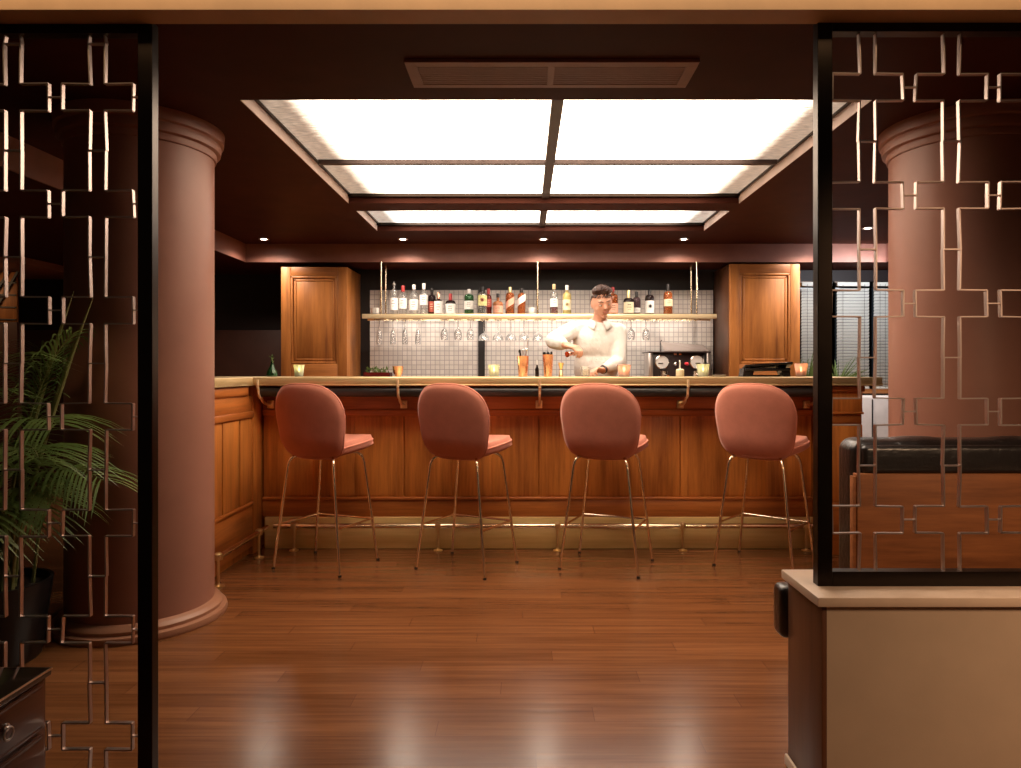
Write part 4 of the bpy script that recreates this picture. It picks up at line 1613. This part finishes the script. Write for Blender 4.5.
# ------------------------------------------------------------------ low chest at lower left
cxr, cyb, czt = -1.259, 1.84, .368
t = thing('low_chest', 'low dark mahogany chest with ring pulls in front of the left screen', 'chest', (-1.55, 1.35, 0))
o = t.location
MB(o).box(-1.86, cxr - .012, .86, cyb - .006, .03, czt - .02, .003).build('carcass', M['chestwood'], t)
MB(o).box(-1.88, cxr, .84, cyb, czt - .02, czt, .003).build('chest_top', M['chesttop'], t)
MB(o).box(-1.881, cxr + .0015, .839, cyb + .001, czt - .006, czt - .001, .001).build('edge_line', M['lip'], t)
MB(o).box(-1.85, cxr - .03, .88, cyb - .03, 0, .03).build('plinth', M['chestwood'], t, smooth=False)
for a, b in ((.88, 1.20), (1.22, 1.52), (1.54, 1.815)):
    for za, zb, pull in ((.218, .338, True), (.045, .205, False)):
        d = MB(o).box(cxr - .014, cxr - .003, a, b, za, zb, .003).build('drawer', M['chestwood'], t)
        m = MB(o)
        for (ya, yb, zc, zd) in ((a + .01, b - .01, za + .006, za + .011), (a + .01, b - .01, zb - .011, zb - .006)):
            m.box(cxr - .004, cxr - .0015, ya, yb, zc, zd)
        m.build('inlay', M['lip'] if False else M['chestwood'], d, smooth=False)
        if pull:
            yc, zc = (a + b) / 2, (za + zb) / 2
            m = MB(o).lathe([(0, 0), (.010, 0), (.010, .006), (0, .008)], (cxr - .003, yc, zc + .012), 14, axis=(1, 0, 0))
            m.tube([(cxr + .006, yc + .015 * math.sin(2 * math.pi * k / 20), zc - .003 + .015 * math.cos(2 * math.pi * k / 20)) for k in range(20)], .0028, 8, closed=True)
            m.build('ring_pull', M['steel'], d)

# ------------------------------------------------------------------ far left: lit pelmet and lattice panel
t = thing('wall_pelmet', 'pink lit wall ledge far beyond the palm', 'ledge', (-5.2, 6.9, 0))
m = MB(t.location).box(-6, PX(22, 5.9), 5.9, 6.95, 1.157 + 108 / F * 5.9, 1.157 + 113 / F * 5.9 + .03, .004)
m.build('ledge_board', M['column'], t)
t = thing('lattice_panel', 'warm lit diamond lattice panel seen beyond the palm', 'panel', (-5.0, 6.2, 1.5))
o = t.location
lx0, lx1, lz0, lz1 = -5.6, PX(17, 6.2), PZ(322, 6.2), PZ(272, 6.2)
MB(o).box(lx0, lx1, 6.2, 6.22, lz0, lz1, .003).build('board', M['cabwood'], t)
m = MB(o)
k = lx0 - .4
while k < lx1:
    a = Vector((k, 6.19, lz0))
    b = Vector((k + (lz1 - lz0) * .6, 6.19, lz1))
    if b.x < lx1 + .05:
        m.bar(a, b, .02, .012)
    k += .085
k = lz0 + .05
while k < lz1:
    m.bar((lx0, 6.188, k), (lx1, 6.188, k - .03), .012, .01)
    k += .11
m.build('lattice', M['blackpaint'], t, smooth=False)
MB(o).box(lx0, lx1, 6.2, 6.26, 0, lz0).build('panel_base', M['brownwall'], t, smooth=False)

# ------------------------------------------------------------------ bartender
yb = 5.50
pb = Vector((.60, yb, 0))
person = None
head_c = P(601.5, 303, 5.43)
neck = P(599, 321, 5.49)
shR, shL = P(573, 330, 5.50), P(618, 332, 5.50)        # his right (viewer left), his left
elR, wrR = P(553.5, 341, 5.28), P(567, 345.5, 5.09)
elL, wrL = P(618.5, 362, 5.42), P(602.5, 370.0, 5.22)
pelv = Vector((.575, yb + .01, .98))
hrot = Euler((R(16), R(-8), R(9)))
m = MB(pb)


def head_shape(c):
    x, y, z = c
    k = max(0, -z)
    x *= 1 - .34 * k ** 1.5
    y *= 1 - .15 * k ** 2
    if y < 0:
        y *= 1 - .04 * max(0, z)
    else:
        y *= 1.05
    return Vector((x, y, z))


HR = hrot.to_matrix()


def hp(x, y, z):
    return head_c + HR @ Vector((x, y, z))


m.ball(head_c, (.079, .098, .118), 28, 20, hrot, head_shape)
m.chain([hp(0, -.085, .012), hp(0, -.104, -.012), hp(0, -.110, -.022)], [.008, .010, .011])          # nose
m.chain([hp(-.012, -.098, -.024), hp(.012, -.098, -.024)], [.008, .008])
m.chain([hp(-.035, -.086, .024), hp(.035, -.086, .024)], [.010, .010])                            # brow
m.ball(hp(0, -.055, -.096), (.028, .020, .017), 12, 8)                                            # chin
m.ball(hp(0, -.082, -.060), (.022, .013, .016), 12, 8)
for s in (-1, 1):
    m.ball(hp(s * .077, .004, -.004), (.010, .02, .032), 12, 8, hrot)                              # ears
    m.ball(hp(s * .044, -.062, -.024), (.022, .018, .024), 12, 8)
    m.chain([hp(s * .018, -.088, .011), hp(s * .031, -.0895, .013), hp(s * .045, -.080, .010)], [.006, .0075, .006], 8)                                   # cheeks
m.chain([hp(0, .02, -.07), neck + Vector((0, .01, .01)), neck + Vector((0, .01, -.05))], [.055, .054, .062])
# torso
ch = (shR + shL) / 2 + Vector((0, .0, -.10))
m.ball(ch, (.165, .105, .17), 20, 14)
m.ball((ch + pelv) / 2, (.150, .095, .17), 20, 14)
m.ball(pelv, (.160, .105, .13), 20, 14)
m.chain([shR, neck + Vector((0, .01, -.035)), shL], [.050, .055, .050])
# arms
m.chain([shR, elR, wrR], [.052, .040, .028])
m.chain([shL, elL, wrL], [.052, .040, .028])
# legs
for s in (-1, 1):
    hipj = pelv + Vector((s * .085, 0, -.06))
    kn = Vector((hipj.x + s * .01, yb - .015, .50))
    an = Vector((hipj.x + s * .015, yb + .02, .09))
    m.chain([hipj, kn, an], [.085, .055, .040])
    m.chain([an + Vector((0, .03, -.04)), an + Vector((0, -.07, -.045)), an + Vector((0, -.15, -.055))], [.038, .036, .028])


def hand(m, wr, d, palm_n, curl, thumb_side, grip=1.0):
    """wr wrist, d direction of the hand, palm_n outward palm normal; fingers bend toward the palm."""
    d = d.normalized()
    pn = (palm_n - d * palm_n.dot(d)).normalized()
    sd = d.cross(pn).normalized() * thumb_side
    L = .085
    palm = wr + d * L
    for k in range(4):
        o_ = (k - 1.5) * .0195
        m.chain([wr + sd * o_ * .7 + d * .01, palm + sd * o_], [.016, .0125], 10)
    lens = [(.040, .025, .020), (.045, .028, .021), (.042, .026, .020), (.033, .020, .018)]
    for k in range(4):
        p = palm + sd * (1.5 - k) * .0205
        ang = 0
        pts = [p]
        for q, l in enumerate(lens[k]):
            ang += curl[q] * (1 + .06 * k)
            dir_ = d * math.cos(ang) + pn * math.sin(ang)
            p = p + dir_ * l
            pts.append(p)
        m.chain(pts, [.0100, .0092, .0086, .0075], 10)
    # thumb from the side of the palm near its base
    p = wr + d * .03 + sd * .026 + pn * .004
    pts = [p]
    for q, (l, a) in enumerate(((.038, .7), (.032, .45), (.024, .2))):
        dir_ = (d * math.cos(a) + sd * math.sin(a) * .8 + pn * (.35 + .3 * q) * grip).normalized()
        p = p + dir_ * l
        pts.append(p)
    m.chain(pts, [.013, .0115, .010, .0085], 10)


dR = (P(577.5, 348, 5.02) - wrR)
hand(m, wrR, dR, Vector((0, .2, -1)), (.55, .8, .6), 1)
dL = (P(590, 369.5, 5.13) - wrL)
hand(m, wrL, dL, Vector((-.2, -.6, -.9)), (.5, .7, .5), -1)
person = m.build('person', M['skin'], None)
tag(person, 'bartender in white shirt, head bowed, mixing a drink behind the bar', 'person')
rm = person.modifiers.new('Remesh', 'REMESH')
rm.mode = 'VOXEL'
rm.voxel_size = .0055
rm.use_smooth_shade = True
sm = person.modifiers.new('Smooth', 'SMOOTH')
sm.factor = .5
sm.iterations = 3


def pbuild(m, name, mat, vox=None, parent=person, it=4, disp=0):
    o = m.build(name, mat, parent)
    if vox:
        r_ = o.modifiers.new('Remesh', 'REMESH')
        r_.mode = 'VOXEL'
        r_.voxel_size = vox
        r_.use_smooth_shade = True
        s_ = o.modifiers.new('Smooth', 'SMOOTH')
        s_.factor = .5
        s_.iterations = it
    if disp:
        tx = bpy.data.textures.new(name + '_folds', 'CLOUDS')
        tx.noise_scale = .12
        dm = o.modifiers.new('Displace', 'DISPLACE')
        dm.texture = tx
        dm.strength = disp
        dm.mid_level = .5
    return o


# shirt
m = MB(pb)
m.ball(ch, (.182, .125, .185), 24, 16)
m.ball((ch + pelv) / 2 + Vector((0, 0, .01)), (.178, .122, .20), 24, 16)
m.ball(pelv + Vector((0, 0, .05)), (.172, .122, .12), 24, 16)
m.chain([shR, neck + Vector((0, .012, -.05)), shL], [.066, .062, .066])


def mid(a, b, f):
    return a.lerp(b, f)


m.chain([shR, mid(shR, elR, .5), elR, mid(elR, wrR, .45), mid(elR, wrR, .70)], [.072, .070, .066, .056, .046])
m.chain([shL, mid(shL, elL, .5), elL, mid(elL, wrL, .5), mid(elL, wrL, .73)], [.072, .068, .064, .054, .044])
shirt = pbuild(m, 'shirt', M['shirt'], .008, it=3, disp=.02)
# collar : two standing flaps
m = MB(pb)
nb = neck + Vector((0, .006, -.004))
N = 28
prev = None
for k in range(N + 1):
    a = R(-68 + (360 - 44) * k / N)
    ca, sa = math.cos(a), math.sin(a)
    f = abs(k / N - .5) * 2
    p0 = nb + Vector((ca * .072, sa * .072, .030 - .034 * f ** 2))
    p1 = nb + Vector((ca * (.098 + .02 * f), sa * (.098 + .03 * f), -.020 - .055 * f ** 3))
    cur = [m.bm.verts.new(p0), m.bm.verts.new(p1)]
    if prev:
        m.bm.faces.new((prev[0], prev[1], cur[1], cur[0]))
    prev = cur
cl = m.build('collar', M['shirt'], shirt)
so = cl.modifiers.new('Solidify', 'SOLIDIFY')
so.thickness = .006
# button placket
m = MB(pb)
pa = ch + Vector((.008, -.128, .10))
for k in range(5):
    m.ball(Vector((pa.x - .004 * k, pa.y - .004 - (.004 if k in (1, 2) else 0), pa.z - .075 * k)), (.0055, .003, .0055), 10, 6)
m.build('button', M['white_ceramic'], shirt)
# trousers
m = MB(pb)
for s in (-1, 1):
    hipj = pelv + Vector((s * .085, 0, -.06))
    kn = Vector((hipj.x + s * .01, yb - .015, .50))
    an = Vector((hipj.x + s * .015, yb + .02, .10))
    m.chain([hipj + Vector((0, 0, .03)), kn, an], [.098, .075, .06])
m.ball(pelv + Vector((0, 0, -.02)), (.172, .12, .11), 20, 12)
pbuild(m, 'trousers', M['trousers'], .012)
for s in (-1, 1):
    an = Vector((pelv.x + s * .10, yb + .02, .09))
    m = MB(pb).chain([an + Vector((0, .035, -.045)), an + Vector((0, -.07, -.048)), an + Vector((0, -.15, -.055))], [.044, .042, .034])
    m.box(an.x - .04, an.x + .04, an.y - .19, an.y + .08, 0, .02, .008)
    pbuild(m, 'shoe', M['cap_black'], .008)
# hair : short sides, swept quiff of many strands
m = MB(pb)
res = bmesh.ops.create_uvsphere(m.bm, u_segments=32, v_segments=22, radius=1)
kill = []
for v in res['verts']:
    x, y, z = v.co
    line = .48 - .10 * y if y < 0 else .46 - 1.05 * y
    if z < line:
        kill.append(v)
    v.co = hp(x * .0815, y * .101, z * (.122 + (.012 if z > .6 else 0)))
bmesh.ops.delete(m.bm, geom=kill, context='VERTS')
rnd = random.Random(21)
for k in range(2200):
    z = rnd.uniform(-.25, 1.0)
    a = rnd.uniform(0, 2 * math.pi)
    q = math.sqrt(max(0, 1 - z * z))
    x, y = q * math.cos(a), q * math.sin(a)
    line = .50 - .10 * y if y < 0 else .46 - 1.05 * y
    if z < line:
        continue
    root = Vector((x * .080, y * .099, z * .119))
    nrm = Vector((x / .080, y / .099, z / .119)).normalized()
    if z > .62:         # long top, combed up from the brow and over to one side
        comb = Vector((.7 + rnd.uniform(-.25, .25), .5 + rnd.uniform(-.2, .2), .3))
        ln, lift = rnd.uniform(.04, .06), .014 + .030 * max(0, -y)
    else:
        comb = Vector((0, .5, -1))
        ln, lift = rnd.uniform(.018, .03), .003
    comb = (comb - nrm * comb.dot(nrm)).normalized()
    pts = [hp(*(root - nrm * .004)), hp(*(root + nrm * lift * .7 + comb * ln * .3)), hp(*(root + nrm * lift + comb * ln * .7)), hp(*(root + nrm * lift * .35 + comb * ln))]
    m.tube(pts, [.0032, .0032, .0026, .0006], 4)
hr = m.build('hair', M['hair'], person, ang=80)
# brows, eyes, lips
for s in (-1, 1):
    e = MB(pb).ball(hp(s * .031, -.085, .002), (.0125, .008, .0065), 12, 8, hrot).build('eye', M['eyewhite'], person)
    MB(pb).ball(hp(s * .031 + .001, -.0905, -.001), (.0055, .0035, .0048), 10, 8, hrot).build('iris', M['iris'], e)
    MB(pb).chain([hp(s * .014, -.098, .026), hp(s * .032, -.097, .031), hp(s * .050, -.084, .026)], [.0032, .0042, .002], 8).build('eyebrow', M['hair'], person)
MB(pb).chain([hp(-.020, -.0895, -.054), hp(0, -.0995, -.052), hp(.020, -.0895, -.054)], [.002, .005, .002], 8).chain([hp(-.016, -.0885, -.060), hp(0, -.097, -.061), hp(.016, -.0885, -.060)], [.002, .0052, .002], 8).build('lips', M['lips'], person)
# watch on his left wrist
wa = mid(elL, wrL, .95)
ax = (wrL - elL).normalized()
m = MB(pb)
m.lathe([(.0285, -.011), (.0325, -.010), (.0325, .010), (.0285, .011), (.0285, -.011)], wa, 24, axis=ax)
m.lathe([(0, .0), (.018, .0), (.018, .009), (0, .010)], wa + Vector((-.006, -.027, .016)), 18, axis=(-.4, -.85, .3))
m.build('wristwatch', M['cap_black'], person)

# jigger in his right hand, glass by his left
dn = dR.normalized()
pn = Vector((0, .2, -1))
pn = (pn - dn * pn.dot(dn)).normalized()
sd = dn.cross(pn).normalized()
grip = wrR + dn * .095 + pn * .036
ja, jb = grip + sd * .055, grip - sd * .105
jd = jb - ja
t = thing('jigger', 'copper jigger tipped in the bartender raised hand', 'jigger', ja)
q = jd.length
MB().lathe([(0, 0), (.013, 0), (.0135, .002), (.006, q * .2), (.006, q * .46), (.022, q * .98), (.0205, q * .98), (.006, q * .5), (0, q * .49)], (0, 0, 0), 20, axis=jd).build('measure', M['copper'], t)
gx, gy = PX(585.5, 5.04), 5.04
t = thing('tumbler_glass', 'small glass of yellow drink under the bartender lower hand', 'glass', (gx, gy, CT))
MB().lathe([(0, 0), (.030, 0), (.032, .005), (.036, .075), (.034, .075), (.030, .01), (0, .008)], (0, 0, 0), 24).build('glass_body', M['glass_stem'], t)
MB().lathe([(0, .010), (.0295, .010), (.032, .05), (0, .05)], (0, 0, 0), 20).build('drink', M['drink'], t)

# ------------------------------------------------------------------ lights


def area(name, loc, target, size, size_y, energy, color, spread=180):
    l = bpy.data.lights.new(name, 'AREA')
    l.shape = 'RECTANGLE'
    l.size, l.size_y = size, size_y
    l.energy = energy
    l.color = color
    l.spread = R(spread)
    o = bpy.data.objects.new(name, l)
    COL.objects.link(o)
    o.location = loc
    o.rotation_euler = (Vector(target) - Vector(loc)).to_track_quat('-Z', 'Y').to_euler()
    return o


area('beam_wash_lamp', (-.3, 1.42, 2.42), (-.3, 1.81, 2.24), 3.6, .1, 4.5, (1, .66, .36), 60)
area('front_room_lamp', (2.0, .35, 1.9), (1.75, 1.85, .25), .7, .4, 9.5, (1, .64, .38), 85)
area('shelf_strip_lamp', (.13, 6.36, SZ - .06), (.13, 6.64, 1.3), 2.9, .03, 6, (1, .90, .78), 160)  # added light, lifts the shelf's shadow off the tiles
area('far_left_lamp', (-5.2, 5.6, 1.95), (-5.2, 6.2, 1.6), .5, .2, 3.0, (1, .6, .3))
area('booth_lamp', (3.6, 4.4, 2.0), (2.4, 3.3, 1.4), .5, .5, .8, (1, .6, .3))  # added unseen warm light for the far side of the right column
area('window_wash', (3.1, 5.85, 2.1), (3.1, 6.62, 1.4), .7, .12, 13, (.92, .95, 1))  # added unseen cool light that brightens the blinds

w = bpy.data.worlds.new('world')
sc.world = w
w.use_nodes = True
w.node_tree.nodes['Background'].inputs[0].default_value = (1, .72, .5, 1)
w.node_tree.nodes['Background'].inputs[1].default_value = .03

sc.view_settings.view_transform = 'Standard'
sc.view_settings.look = 'None'
sc.view_settings.exposure = .15
sc.cycles.use_denoising = True
sc.cycles.max_bounces = 8
sc.cycles.transparent_max_bounces = 24
sc.cycles.sample_clamp_indirect = 4
sc.cycles.caustics_reflective = False
sc.cycles.caustics_refractive = False
